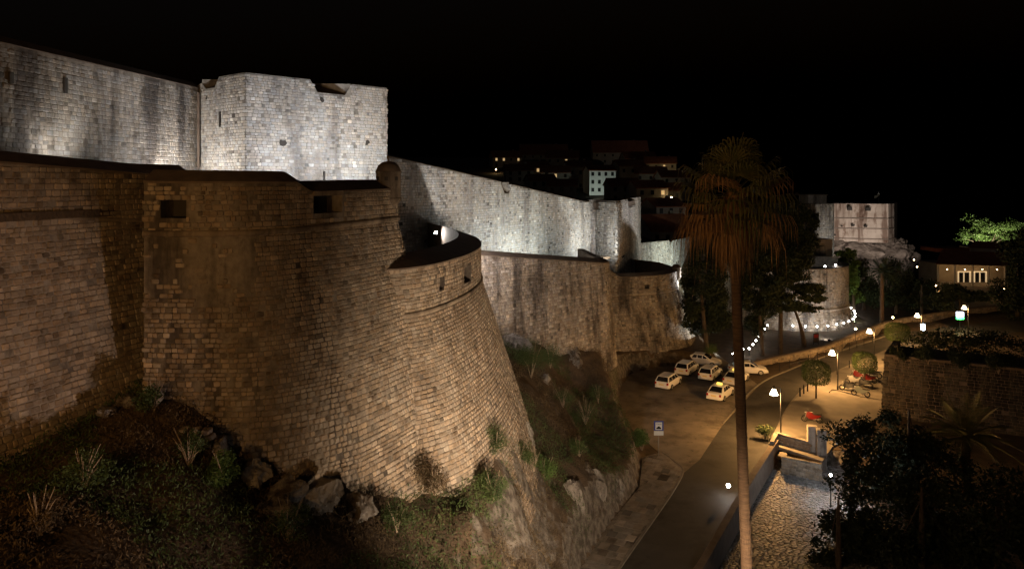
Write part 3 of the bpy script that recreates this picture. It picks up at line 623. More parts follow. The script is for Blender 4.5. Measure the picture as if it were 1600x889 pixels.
# slabs lie flat: build each as a thin bevelled piece
slab_me = bpy.data.meshes.new('slab'); sm = MB().box((0, 0, .5), (1, 1, 1), taper=.97); slab_me.from_pydata(sm.v, [], sm.f); slab_me.materials.append(M['slab'])
a_ = slab_me.color_attributes.new('tint', 'FLOAT_COLOR', 'POINT'); a_.data.foreach_set('color', [1.0] * 32)
def slab(parent, c, d, w, h, th, tint, name='slab'):
    o = link(name, slab_me, None, parent); o.matrix_basis = Matrix.Translation(c) @ Matrix.Rotation(math.atan2(d[1], d[0]), 4, 'Z') @ Matrix.Diagonal((w, h, th, 1)); o.color = (*tint, 1)
for c_, t_, u_, w_, h_, dd, ti in cs: slab(pave, Vector((c_[0], c_[1], .085)), t_, w_, h_, .025 + random.uniform(0, .008), ti)
slab(pave, G(1037, 748) + Vector((0, 0, .1)), d_, 1.15, .75, .03, (.22, .2, .19), 'drain_cover')
# right pavement and motorbike bay
rpav = sheet('pavement', [tuple(p) for p in gl([(1204, 695), (1240, 627), (1285, 592), (1385, 548)], .7)] + [tuple(G(*p).to_2d()) for p in [(1392, 556), (1375, 650), (1300, 700), (1285, 722)]], .10, 'terrace', thick=.25)
kerb('kerb', gl([(1204, 695), (1240, 627), (1285, 592), (1385, 548)], .7))
kerb('kerb', gl([(1297, 615), (1300, 611), (1312, 613), (1343, 621)], .4) + 0, .14, .22)
kerb('kerb', gl(roadL[4:], .8)[::-1])
# low stone wall along the far side of the road, with guard rail
WLs = spline([tuple(p) for p in WL[:5]] + [(80, 124), (100, 132)], .6)
lowwall = masonry('roadside_wall', 'low stone retaining wall along the far side of the road', WLs, -1, .02, -2.2, .62, mat='stone_near', course=.3, wid=(.35, .7), depth=.04, coping=[(.06, 0), (.06, .1), (-.4, .1), (-.4, -2.6)])
rail = thing('guard_rail', 'dark metal guard rail along the roadside pavement', 'railing', (G(1215, 580)))
RP = gl([(1218, 580), (1260, 568), (1300, 556), (1350, 540)], 2.0); RP = np.vstack([RP, [(52, 101.5), (56, 105), (60, 108.2), (65, 111.2)]])
for p in RP: MB().tube([(p[0], p[1], 0), (p[0], p[1], 1.05)], .045, 6).build('post', M['metal'], rail)
for z in (1.0, .5): MB().tube([(p[0], p[1], z) for p in RP], .022, 5).build('rail', M['metal'], rail)
for i, (px, py) in enumerate([(1250, 619), (1256, 615), (1262, 611), (1308, 585), (1327, 575)]):
    b = thing('bollard', 'slim dark bollard on the right kerb, %s from the near end' % ORD[i], 'bollard', G(px, py, .1), 'bollards on the right kerb')
    MB().lathe([(.07, 0), (.07, .8), (.05, .82), (.07, .86), (.06, .95), (0, .97)], G(px, py, .1), 8).build('post', M['metal'], b)
# sunken cobbled lane
lane = sheet('cobbled_lane', [tuple(p) for p in SINK], -1.16, 'mortar', thick=.1)
cb = []; dl = Vector((9.0, 16.5, 0)).normalized(); el = Vector((dl.y, -dl.x, 0)); o_ = Vector((9, 36, 0)); i = 0; q_ = -8.0
while q_ < 34:
    hh = random.uniform(.17, .26); j = -6 + random.uniform(0, .3)
    while j < 11:
        w_ = random.uniform(.22, .5); c_ = o_ + dl * q_ + el * (j + w_ / 2); j += w_
        if c_.y > 33 and inpoly(np.array([c_.x]), np.array([c_.y]), SINK)[0]:
            cb.append(((c_.x, c_.y, -1.16), tuple(el), tuple(dl), w_ * .93, hh * .9, random.uniform(.035, .07), rtint(.3, .03)))
    q_ += hh
lay_stones(lane, cb, M['cobble'], 300, 'cobble', 'cobbles')
PW = gl([(1075, 905), (1090, 882), (1160, 763), (1203, 697)], .6)
lanewall = masonry('lane_wall', 'low dark wall between the road and the cobbled lane', PW[::-1] + np.array([.35, 0]), -2, 0, -1.3, .55, mat='stone', course=.28, wid=(.35, .7), depth=.03, coping=[(.05, 0), (.05, .1), (-.4, .1), (-.4, -1.8)])
# stair head with stone parapets
sh = thing('stair_head', 'small stone stairhead with orange-lit parapets above the cobbled lane', 'stairs', G(1245, 712))
def wseg(p, q, h, th, z0=-1.2, nm='parapet'):
    p, q = Vector(p), Vector(q); c = (p + q) / 2; c.z = (z0 + h) / 2; d = q - p
    MB().box(c, (d.length, th, h - z0), math.atan2(d.y, d.x)).build(nm, M['mortar'], sh)
    nn = Vector((d.y, -d.x, 0)).normalized() * th / 2; PP = resample([tuple((p + nn).to_2d()), tuple((q + nn).to_2d())], .3)
    lay_stones(sh, rows(PP, z0, h + .05, -9, 0, fn(z0), fn(h + .02), course=.24, wid=(.25, .55), depth=.04), M['stone_near'], 40)
q1, q2, q3, q4 = G(1213, 692), G(1266, 707), G(1209, 712), G(1287, 722)
wseg(q1, q2, .95, .35); wseg(q1, G(1206, 706), .9, .35); wseg(G(1222, 717), G(1284, 729), .25, .3)
for i, q in enumerate((G(1269, 706), G(1283, 712))): MB().box(q + Vector((0, 0, .55)), (.75, .6, 3.4), -.2).build('pier', M['stone_trim'], sh)
for i in range(5): MB().box(G(1225 + 10 * i, 708 + 2.6 * i) + Vector((0, 0, -.25 - .2 * i)), (.5, 1.3, .18), -.3).build('step', M['terrace'], sh)
MB().box(G(1220, 716, -.6) + Vector((0, 0, .25)), (1.0, .6, .3), .5).build('landing', M['terrace'], sh)
# right retaining wall of the garden
PR = resample([(41.0, 75.5), (36.8, 69.5), (47.5, 63.5), (62, 58)], .6)
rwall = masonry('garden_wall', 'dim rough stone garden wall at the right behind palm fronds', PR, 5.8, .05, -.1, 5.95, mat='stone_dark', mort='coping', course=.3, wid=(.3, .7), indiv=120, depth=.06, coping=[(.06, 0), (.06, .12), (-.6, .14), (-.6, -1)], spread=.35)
sheet('garden_ground', [(37.4, 70.0), (41, 75), (50.5, 69.5), (64.5, 63.5), (62, 58.5), (47.6, 64.0)], 5.6, 'earth')
# ------------------------------------------------------------------ street lamps
WARM = (1.0, .50, .15); WARM2 = (1.0, .58, .26); WHITE = (1.0, .95, .88); COOL = (.93, 1.0, .93); PINK = (1.0, .86, .80)
def lamp_proto():
    t = thing('street_lamp', 'x', 'street lamp')
    p = MB(); p.tube([(0, 0, 0), (0, 0, .5), (0, 0, .55), (0, 0, 4.5)], [.11, .11, .065, .05], 10); p.build('pole', M['metal'], t)
    a = MB(); a.tube([(0, 0, 4.45), (-.12, 0, 4.6), (-.42, 0, 4.66), (-.62, 0, 4.6)], .03, 6); a.lathe([(.0, 4.82), (.03, 4.78), (.05, 4.6), (.14, 4.5), (.14, 4.46)], (-.62, 0, 0), 10); a.build('arm', M['metal'], t)
    MB().lathe([(.15, 4.47), (.2, 4.3), (.36, 3.98), (.36, 3.94), (.0, 3.92)], (-.62, 0, 0), 14).build('lantern_shade', M['lamp_glass'], t, True)
    return t
lamp0 = lamp_proto(); lamps = []
def street_lamp(x, y, z, rz, label, power, col=WARM, first=[True]):
    o = lamp0 if first[0] else copy_tree(lamp0); first[0] = False
    o.location = (x, y, z); o.rotation_euler.z = rz; o['label'] = label; o['group'] = 'street lamps with hanging lanterns'
    lo = Matrix.Rotation(rz, 3, 'Z') @ Vector((-.62, 0, 3.72)) + Vector((x, y, z))
    lamps.append((o, lo, power, col)); return o
for px, py, lab, pw in ((1220, 605, 'hanging-lantern street lamp beside the stairhead, nearest in view', 4600), (1309, 545, 'hanging-lantern street lamp standing by the motorbikes', 2900),
                        (1366, 512, 'hanging-lantern street lamp right of the clipped trees, third along the road', 2200), (1440, 488, 'hanging-lantern street lamp fourth along the road', 2000), (1513, 476, 'farthest hanging-lantern street lamp beside the green-lit sign', 1800)):
    Y = (CAMZ - 4.6) * F / (py - YH); street_lamp((px - CX) * Y / F, Y, 0, 0, lab, pw)
# lamps of the same street that stand outside the picture
street_lamp(1.2, 24.5, 0, .4, 'street lamp on the road just below the picture', 1300, WARM2)
street_lamp(-13.5, 0.5, 17, 1.2, 'street lamp on the path behind the viewer, left', 4800, (1, .50, .15))
street_lamp(-3.5, -14, 21, 1.6, 'street lamp on the upper street behind the viewer, right', 3000, (1, .50, .15))
for o, lo, pw, col in lamps:
    q = light(None, 'POINT', (0, 0, 0), col, pw, .16); q.parent = o; q.location = (-.62, 0, 3.72)
sheet('upper_street', [(-40, -25), (30, -25), (30, -3), (-40, -3)], 21.0, 'asphalt')
def globe_lamp(x, y, z, h, label, power, name='globe_lamp', r=.16, mat='bulb_warm', col=WARM, group='globe lamps on the terrace'):
    t = thing(name, label, 'lamp', (x, y, z), group)
    MB().tube([(x, y, z), (x, y, z + h)], [.05, .035], 6).build('post', M['metal'], t)
    MB().lathe([(0, -r), (r * .7, -r * .7), (r, 0), (r * .7, r * .7), (0, r)], (x, y, z + h + r), 10).build('globe', M[mat], t, True)
    if power: light(t, 'POINT', (x, y, z + h + r), col, power, r * 1.1)
    return t
for i, (px, py) in enumerate(((1337, 514), (1395, 496), (1428, 406), (1433, 417), (1569, 452), (1462, 446))):
    z, h = (-2, 3.6) if i < 2 else (-2, 4.0); Y = (CAMZ - z - h - .16) * F / (py - YH)
    globe_lamp((px - CX) * Y / F, Y, z, h, 'warm globe lamp on a post, %s from the left on the terrace beyond the road' % ORD[i], 260)
BUL = [(1161, 545.5), (1170.5, 544.5), (1176.5, 538), (1181, 532), (1186, 526), (1195, 514), (1199, 508.5), (1239, 509), (1258.6, 510), (1277, 510), (1293.5, 509), (1307.5, 507), (1318.5, 505), (1326.5, 502), (1333, 498.5), (1336, 494.5), (1336, 490),
       (1334.5, 485.5), (1330, 481), (1323, 476.5), (1319, 472.5), (1325, 468.5)]
for i, (px, py) in enumerate(BUL):
    z, h = -2, .95; Y = (CAMZ - z - h - .12) * F / (py - YH)
    globe_lamp((px - CX) * Y / F, Y, z, h, 'bright white bollard light, %s along the ring round the far fort' % ORD[i], 60 if i > 6 else 40, 'bollard_light', .13, 'bulb_white', WHITE, 'bollard lights round the far fort')
# ------------------------------------------------------------------ floodlights
def mast(x, y, z, h, aim, col, pw, label, cone, size=.25):
    t = thing('floodlight_mast', label, 'floodlight', (x, y, z), 'floodlight masts across the road')
    MB().tube([(x, y, z), (x, y, z + h)], [.12, .07], 8).build('pole', M['metal'], t)
    p = Vector((x, y, z + h + .2)); d = (Vector(aim) - p).normalized(); q = d.to_track_quat('-Z', 'Y').to_matrix()
    MB().box(p - d * .12, (.7, .5, .22), m=q).build('housing', M['metal'], t); MB().box(p, (.62, .42, .02), m=q).build('lens', M['flood_glass'], t)
    light(t, 'SPOT', p + d * .05, col, pw, size, aim, cone, 1.0)
mast(7.2, 17.6, -1.2, 8.5, (-.5, 38.5, 9), (1, .73, .49), 37000, 'floodlight mast across the road aimed at the foot of the low bastion', 86)
mast(9.0, 12.8, -1.2, 9.5, (-20.5, 25.5, 18), (1, .70, .55), 11000, 'floodlight mast across the road aimed at the flank wall', 25)
mast(12, 13.5, -1.2, 1.2, (8.65, 27, 20.3), (1, .48, .15), 11000, 'low mast light aimed up at the palm crown', 24)
def fl_at(P, s, out, z, aimz, col, pw, lab, side=0, cone=150):
    p = at_s(P, s) + n_at(P, s) * out; T = Vector((-n_at(P, s).y, n_at(P, s).x, 0)); a = at_s(P, s) + T * side
    return floodlight((p.x, p.y, z), (a.x, a.y, aimz), col, pw, lab, cone)
fl_at(P1, s_at(P1, 78), 1.9, 23.55, 27, (1, .95, .88), 420, 'floodlight in the weeds at the foot of the upper left wall')
fl_at(P1, s_at(P1, 215), 3.2, 22.0, 26.5, (1, .94, .9), 380, 'floodlight on the wall walk below the streaked upper wall')
fl_at(PT, s_at(PT, 352), 3.6, 22.0, 28.5, (1, .92, .84), 1700, 'floodlight below the bright corner of the tall tower')
fl_at(PT, s_at(PT, 430), 5.2, 22.0, 28.5, (.98, .97, 1), 2000, 'floodlight below the broad face of the tall tower')
fl_at(PT, s_at(PT, 545), 5.0, 22.0, 28.5, (1, .97, .94), 2050, 'floodlight below the right end of the tall tower')
for i, (px, pw, col) in enumerate(((650, 3300, (1, .93, .86)), (705, 3600, (1, .95, .89)), (762, 2900, (.98, 1, .94)), (815, 3000, (.96, 1, .92)), (862, 2900, (.96, 1, .92)), (905, 2700, (.98, 1, .95)))):
    fl_at(P2, s_at(P2, px), 6.0, 16.4 if i < 2 else 13.5, 19.5 if i < 2 else 17, col, pw, 'floodlight at the foot of the descending wall, %s from the left' % ORD[i])
# the one whose glare shows inside the low bastion
gp = W(681, 363, 58); floodlight((gp.x, gp.y, gp.z - .25), (gp.x + 3, gp.y - 4, 17.5), WHITE, 500, 'glaring floodlight inside the low round bastion', 160)
fl_at(PT2, s_at(PT2, 945), 5, 13.5, 18, (1, .9, .84), 1100, 'floodlight below the left face of the corner tower')
fl_at(PT2, s_at(PT2, 978), 9, 9.0, 15.5, (1, .97, .95), 6500, 'floodlight below the right face of the corner tower')
fl_at(P4, s_at(P4, 1035), 11, 8.0, 10.0, (.9, 1, .85), 8000, 'floodlight below the green-lit stretch of city wall')
floodlight((29.3, 93.5, .05), (23.5, 96, 4), (1, .97, .86), 4200, 'ground floodlight at the foot of the second bastion', 110)
floodlight((-2.6, 54.6, 17.9), (1.5, 64, 12.5), PINK, 2800, 'floodlight on the low bastion rim facing the pink wall', 130)
fl_at(PBK, s_at(PBK, 1262), 8, -2, 4, (1, .97, .9), 2600, 'floodlight on the terrace in front of the far round fort')
fl_at(PT3, s_at(PT3, 1280), 9, 5, 12, (1, .97, .9), 3500, 'floodlight below the tall grey wall tower')
floodlight(W(1330, 400, 262), W(1340, 345, 300), (1, .87, .77), 24000, 'floodlight on the slope lighting the left of the sea fort')
floodlight(W(1390, 402, 262), W(1375, 345, 298), (1, .87, .77), 24000, 'floodlight on the slope lighting the right of the sea fort')
for px, py in ((1289, 417), (1305.5, 415)):
    p = W(px, py, 122); globe_lamp(p.x, p.y, p.z - .4, .3, 'white lamp on the rim of the far fort, %s one' % ('left' if px < 1300 else 'right'), 120, 'rim_lamp', .16, 'bulb_white', WHITE, 'lamps on the fort rim')
p = W(1298, 742, 52.5); globe_lamp(p.x, p.y, -1.2, p.z + 1.2 - .1, 'small white lamp among the dark trees beside the cobbled lane', 1500, 'lane_lamp', .1, 'bulb_white', (.95, .97, 1))
p = W(1138, 786, 51.5); globe_lamp(p.x, p.y, .6, max(.1, p.z - .75), 'glaring white lamp on the low wall beside the road', 160, 'wall_lamp', .15, 'bulb_white', WHITE)

# ------------------------------------------------------------------ cars
def loft(secs):
    mb = MB(); n = len(secs[0]); vs = [p for s_ in secs for p in s_]; fs = []
    for i in range(len(secs) - 1):
        for k in range(n): fs.append((i * n + k, i * n + (k + 1) % n, (i + 1) * n + (k + 1) % n, (i + 1) * n + k))
    fs += [tuple(range(n))[::-1], tuple(range((len(secs) - 1) * n, len(secs) * n))]; return mb.add(vs, fs)
def car_proto(wagon=True):
    t = thing('car', 'x', 'car'); secs = []
    for x, hw, zl, zt in ((-2.22, .70, .42, .80), (-2.15, .80, .30, .93), (-1.9, .85, .24, .96), (-1.2, .87, .2, .95), (0, .88, .2, .93), (1.0, .87, .2, .92), (1.5, .86, .22, .86), (1.95, .82, .25, .76), (2.15, .74, .32, .64), (2.22, .6, .42, .56)):
        secs.append([(x, -hw * .9, zl), (x, -hw, zl + .12), (x, -hw, zl + (zt - zl) * .6), (x, -hw * .96, zt - .06), (x, -hw * .86, zt), (x, hw * .86, zt), (x, hw * .96, zt - .06), (x, hw, zl + (zt - zl) * .6), (x, hw, zl + .12), (x, hw * .9, zl)])
    loft(secs).build('body', M['white_paint'], t, False)
    xr0, xr1, xf1, xf0 = (-2.08, -1.7, .35, 1.15) if wagon else (-1.75, -1.0, .25, 1.15)
    H = 1.47 if wagon else 1.42; bw, rw = .80, .64
    cab = MB(); b = [(xr0, .93), (xr1, H - .03), ((xr1 + xf1) / 2, H), (xf1, H - .02), (xf0, .91)]
    vs = [(x, sgn * (bw if z < 1 else rw), z) for x, z in b for sgn in (-1, 1)]
    cab.add(vs, [(2 * i, 2 * i + 1, 2 * i + 3, 2 * i + 2) for i in range(4)] + [(0, 2, 4, 6, 8), (9, 7, 5, 3, 1)]); cab.build('cabin', M['white_paint'], t)
    def pane(name, q, push):
        q = [Vector(p) for p in q]; c = sum(q, Vector()) / len(q); n = (q[1] - q[0]).cross(q[2] - q[0]).normalized()
        if n.dot(c - Vector((0, 0, 1))) < 0: n = -n
        MB().add([p + n * push for p in q] + [p - n * .02 for p in q], [tuple(range(len(q)))] + [(i, (i + 1) % len(q), len(q) + (i + 1) % len(q), len(q) + i) for i in range(len(q))]).build(name, M['glass'], t)
    def mix(a, b_, k): return tuple(a[i] + (b_[i] - a[i]) * k for i in range(3))
    def inset(q, k): c = tuple(sum(p[i] for p in q) / len(q) for i in range(3)); return [mix(p, c, k) for p in q]
    pane('rear_window', inset([vs[0], vs[1], vs[3], vs[2]], .14), .015); pane('windscreen', inset([vs[6], vs[7], vs[9], vs[8]], .1), .015)
    for s_ in (0, 1):
        lo = lambda x: (x, (-1, 1)[s_] * (bw - .01), .96); hi = lambda x: (x, (-1, 1)[s_] * (rw + .02), H - .1)
        e = [(xr0 + .12, xr1 + .08, -.92, -.92), (-.84, -.84, .0, .0), (.08, .08, xf0 - .22, xf1 - .02)] if wagon else [(-1.2, -.92, -.55, -.55), (-.47, -.47, .1, .1), (.18, .18, xf0 - .2, xf1)]
        for a, a2, c2, c1 in e: pane('side_window', [lo(a), hi(a2), hi(c1), lo(c2)], .012)
    for x in (-1.32, 1.36):
        for y in (-.82, .82):
            w = MB(); w.lathe([(.2, -.1), (.3, -.1), (.32, -.06), (.32, .06), (.3, .1), (.2, .1)], (0, 0, 0), 16); sg = 1 if y > 0 else -1
            w.v = [(a + x, c_ * 1.0 + y, b2 + .32) for a, b2, c_ in w.v]; wo_ = w.build('wheel', M['tyre'], t)
            r_ = MB(); r_.lathe([(0, .085), (.07, .1), (.2, .08), (.2, -.05)], (0, 0, 0), 12); r_.v = [(a + x, sg * c_ + y, b2 + .32) for a, b2, c_ in r_.v]; r_.build('rim', M['rim'], wo_)
    for y in (-.68, .68):
        MB().box((-2.17, y, .80 if wagon else .76), (.12, .2, .24)).build('tail_light', M['red_lens'], t); MB().box((2.13, y * .88, .60), (.16, .26, .12)).build('headlight', M['clear_lens'], t)
    MB().box((-2.235, 0, .68), (.03, .52, .13)).build('number_plate', M['plate'], t)
    MB().box((-2.2, 0, .40), (.16, 1.5, .16)).build('bumper', M['white_paint'], t); MB().box((2.2, 0, .38), (.14, 1.3, .16)).build('bumper', M['white_paint'], t)
    for y in (-.93, .93): MB().box((.72, y, 1.0), (.12, .16, .12)).build('mirror', M['white_paint'], t)
    if wagon:
        for y in (-.55, .55): MB().tube([(-1.5, y, H + .02), (-1.4, y, H + .05), (.1, y, H + .05), (.2, y, H + .01)], .02, 5).build('roof_rail', M['steel'], t)
    return t
carW, carS = car_proto(True), car_proto(False); usedc = {}
def car(proto, rear, front, label, sign=False):
    o = proto if proto not in usedc else copy_tree(proto); usedc[proto] = 1
    a, b = G(*rear, .03), G(*front, .03); c = (a + b) / 2; d = b - a
    o.location = c; o.rotation_euler.z = math.atan2(d.y, d.x); o['label'] = label; o['category'] = 'car'; o['group'] = 'white cars parked in the lot'
    if sign:
        m = MB(); m.box((-.35, 0, 1.56), (.22, .62, .17), taper=.8); me = bpy.data.meshes.new('taxi_sign'); me.from_pydata(m.v, [], m.f); me.materials.append(M['taxi_sign']); q = bpy.data.objects.new('taxi_sign', me); C.objects.link(q); q.parent = o
    return o
# prototypes are placed last so that copies start clean
cars = [(carW, (1016, 557), (1063, 556), 'white estate car side-on at the back left of the lot', 0), (carS, (1068, 566), (1128, 573), 'white saloon side-on behind the other parked cars', 0), (carW, (1060, 591), (1086, 573), 'white estate car in the middle row, left of the other one', 0),
        (carW, (1031, 612), (1058, 594), 'white estate car standing apart at the front left', 0), (carW, (1098, 599), (1121, 581), 'white estate car in the middle row, centre of the group', 0), (carS, (1137, 606), (1163, 589), 'white taxi with lit yellow roof sign half behind the palm trunk', 1),
        (carS, (1113, 630), (1138, 611), 'white taxi with lit yellow roof sign nearest the road', 1), (carS, (1146, 582), (1191, 584), 'white car side-on at the kerb right of the palm trunk', 0)]
for p_, r_, f_, l_, s_ in cars[::-1]:
    if p_ in usedc or True: car(p_, r_, f_, l_, s_)

# ------------------------------------------------------------------ motorbikes
M['bike_black'] = principled('black_fairing', (.02, .02, .022), .3); M['bike_red'] = principled('red_fairing', (.16, .012, .012), .3); M['bike_silver'] = principled('silver_fairing', (.4, .4, .42), .3, .5); M['bike_cover'] = principled('pale_cover', (.45, .5, .42), .7)
def bike(loc, rz, col, label):
    loc = Vector(loc); t = thing('motorbike', label, 'motorbike', (0, 0, 0), 'motorbikes parked by the road')
    for x in (-.62, .68):
        w = MB(); k = 14; vs = []
        for i in range(k):
            a = 6.283 * i / k
            for r_, y in ((.31, -.05), (.31, .05), (.2, .04), (.2, -.04)): vs.append((x + r_ * math.cos(a), y, .31 + r_ * math.sin(a)))
        w.add(vs, [(i * 4 + j, i * 4 + (j + 1) % 4, ((i + 1) % k) * 4 + (j + 1) % 4, ((i + 1) % k) * 4 + j) for i in range(k) for j in range(4)]); wo_ = w.build('wheel', M['tyre'], t)
        r_ = MB(); [r_.tube([(x, 0, .31), (x + .21 * math.cos(a), 0, .31 + .21 * math.sin(a))], .012, 4) for a in np.linspace(0, 6.28, 7)[:-1]]; r_.build('spokes', M['rim'], wo_)
    b = loft([[(x, -w, z0), (x, w, z0), (x, w * .8, z1), (x, -w * .8, z1)] for x, w, z0, z1 in ((-.75, .06, .62, .72), (-.4, .13, .45, .78), (0, .15, .32, .8), (.3, .15, .35, .9), (.55, .1, .55, .95))]); b.build('body', M[col], t)
    loft([[(x, -w, z0), (x, w, z0), (x, w * .7, z1), (x, -w * .7, z1)] for x, w, z0, z1 in ((-.05, .1, .8, .88), (.12, .15, .8, 1.0), (.32, .13, .85, 1.02), (.45, .07, .88, .97))]).build('tank', M[col], t)
    loft([[(x, -w, z0), (x, w, z0), (x, w * .8, z1), (x, -w * .8, z1)] for x, w, z0, z1 in ((-.85, .07, .78, .86), (-.5, .14, .74, .84), (-.1, .12, .74, .82))]).build('seat', M['tyre'], t)
    f = MB(); [f.tube([(.68, y, .31), (.45, y, 1.0)], .025, 6) for y in (-.09, .09)]; f.build('fork', M['steel'], t)
    MB().tube([(.3, -.36, 1.06), (.42, -.14, 1.04), (.42, .14, 1.04), (.3, .36, 1.06)], .018, 6).build('handlebar', M['metal'], t)
    MB().lathe([(0, -.05), (.08, -.03), (.1, .05), (0, .07)], (.58, 0, .9), 10).build('headlight', M['clear_lens'], t)
    for y in (-.3, .3): MB().box((.36, y, 1.16), (.03, .1, .07)).build('mirror', M['bike_silver'], t)
    MB().tube([(-.1, .14, .3), (-.75, .16, .42)], .045, 8).build('exhaust', M['steel'], t)
    MB().tube([(-.05, -.1, .3), (-.15, -.28, .02)], .015, 5).build('kickstand', M['metal'], t)
    t.location = loc; t.rotation_euler = (R(7), 0, rz); return t
d_ = G(1251, 655) - G(1286, 659); bike(G(1269, 660, .1), math.atan2(d_.y, d_.x), 'bike_red', 'black and red motorbike standing alone near the stairhead')
for i, (px, py, col, lb) in enumerate([(1326, 611, 'bike_black', 'dark motorbike at the near left of the parked row'), (1334, 601, 'bike_silver', 'silver motorbike in the left half of the parked row'), (1341, 593, 'bike_red', 'red motorbike at the far left of the parked row'), (1350, 606, 'bike_black', 'dark motorbike in the middle of the parked row'),
                                       (1357, 598, 'bike_red', 'red motorbike in the right half of the parked row'), (1365, 590, 'bike_black', 'dark motorbike at the far right of the parked row'), (1345, 619, 'bike_cover', 'motorbike with pale greenish fairing nearest the hedge')]):
    bike(G(px, py, .1), 2.5 + .15 * math.sin(i * 2.1), col, lb)

# ------------------------------------------------------------------ signs
sg = thing('parking_sign', 'blue-edged square taxi sign with a car symbol on a post by the lot', 'sign', G(1029, 712, .1)); b_ = G(1029, 712, .1); k_ = b_.y / F
def spt(dx, dz, dy=0): return (b_.x + dx, b_.y + dy, b_.z + dz)
MB().tube([spt(0, 0), spt(0, 2.9)], .03, 8).build('post', M['steel'], sg)
M['sign_blue'] = principled('sign_blue', (.06, .08, .32), .4); M['sign_white'] = principled('sign_white', (.8, .8, .8), .4); M['sign_black'] = principled('sign_black', (.02, .02, .02), .5)
MB().box(spt(0, 2.55, -.05), (.8, .03, .8)).build('panel', M['sign_blue'], sg); pw_ = MB().box(spt(0, 2.53, -.07), (.56, .02, .62)).build('white_field', M['sign_white'], sg)
m = MB(); m.add([spt(x, 2.36 + z, -.085) for x, z in ((-.2, -.08), (.2, -.08), (.2, .04), (.12, .06), (.07, .15), (-.07, .15), (-.12, .06), (-.2, .04))], [tuple(range(8))]); m.build('car_symbol', M['sign_black'], pw_)
fc = bpy.data.curves.new('txt', 'FONT'); fc.body = 'TAXI'; fc.size = .2; fc.align_x = 'CENTER'; fo = bpy.data.objects.new('txt', fc); C.objects.link(fo); bpy.context.view_layer.update()
tm = bpy.data.meshes.new_from_object(fo.evaluated_get(bpy.context.evaluated_depsgraph_get())); bpy.data.objects.remove(fo); tm.materials.clear()
to = link('lettering', tm, M['sign_black'], pw_); to.location = spt(0, 2.62, -.085); to.rotation_euler = (R(90), 0, 0)
MB().box(spt(0, 1.92, -.05), (.8, .025, .36)).build('lower_plate', M['plaster_w'], sg)
def lit_sign(px, py, Y, w, h, mat, label):
    p = W(px, py, Y); t = thing('lit_sign', label, 'sign', (p.x, p.y, 0)); MB().box(p, (w, .3, h)).build('panel', mat, t); MB().tube([(p.x, p.y + .02, 0), (p.x, p.y + .02, p.z - h / 2)], .06, 6).build('post', M['metal'], t); return t, p
M['screen_blue'] = principled('lit_blue_panel', (.7, .8, 1), .4, emit=(.75, .85, 1), es=9); M['screen_green'] = principled('lit_green_panel', (.1, .8, .3), .4, emit=(.05, .9, .25), es=3)
t_, p_ = lit_sign(1500, 491, 109, 1.0, .7, M['screen_blue'], 'brightly lit white and green sign beside the far road'); MB().box(p_ + Vector((0, 0, -.6)), (1.1, .25, .35)).build('green_strip', M['screen_green'], t_); light(t_, 'POINT', p_ + Vector((0, -.6, -.5)), (.2, 1, .45), 60, .2)
lit_sign(1442, 511, 103, .45, .9, M['screen_blue'], 'small lit white sign behind the clipped bush')
# red board on the fort terrace
bd = thing('notice_board', 'red and pale notice board on the terrace by the trees', 'board', G(1275, 538, -2)); p_ = G(1275, 538, -2)
MB().box(p_ + Vector((0, 0, 1.0)), (1.0, .1, 1.5), .3).build('panel', M['sign_black'], bd); MB().box(p_ + Vector((-.02, -.07, 1.3)), (.8, .05, .5), .3).build('poster', M['bike_red'], bd); [MB().box(p_ + Vector((x, 0, .15)), (.08, .08, .4), .3).build('leg', M['metal'], bd) for x in (-.4, .4)]
# ------------------------------------------------------------------ vegetation
def leaf_obj(pts, size, mat, name, parent=None, asp=.45, droop=0.0, var=.5):
    pts = np.array(pts, float); n = len(pts); a = rng.normal(size=(n, 3)); a[:, 2] = a[:, 2] * (1 - droop) - droop; a /= np.linalg.norm(a, axis=1)[:, None]
    b = np.cross(a, rng.normal(size=(n, 3))); b /= np.linalg.norm(b, axis=1)[:, None] + 1e-9
    s = size * (1 + var * rng.uniform(-1, 1, (n, 1))); V = np.stack([pts - a * s, pts + b * s * asp, pts + a * s, pts - b * s * asp], 1).reshape(-1, 3)
    me = bpy.data.meshes.new(name); me.vertices.add(4 * n); me.vertices.foreach_set('co', V.ravel()); me.loops.add(4 * n); me.loops.foreach_set('vertex_index', np.arange(4 * n))
    me.polygons.add(n); me.polygons.foreach_set('loop_start', np.arange(n) * 4); me.polygons.foreach_set('loop_total', np.full(n, 4)); me.update(); me.validate()
    return link(name, me, M[mat], parent)
def clump_pts(c, r, n, hollow=.55):
    v = rng.normal(size=(n, 3)); v /= np.linalg.norm(v, axis=1)[:, None]; k = hollow + (1 - hollow) * rng.random((n, 1)) ** .5
    wob = 1 + .25 * np.sin(v[:, :1] * 5 + c[0]) * np.cos(v[:, 1:2] * 4 + c[2]) + rng.uniform(-.18, .18, (n, 1))
    return np.array(c) + v * k * wob * np.array(r)
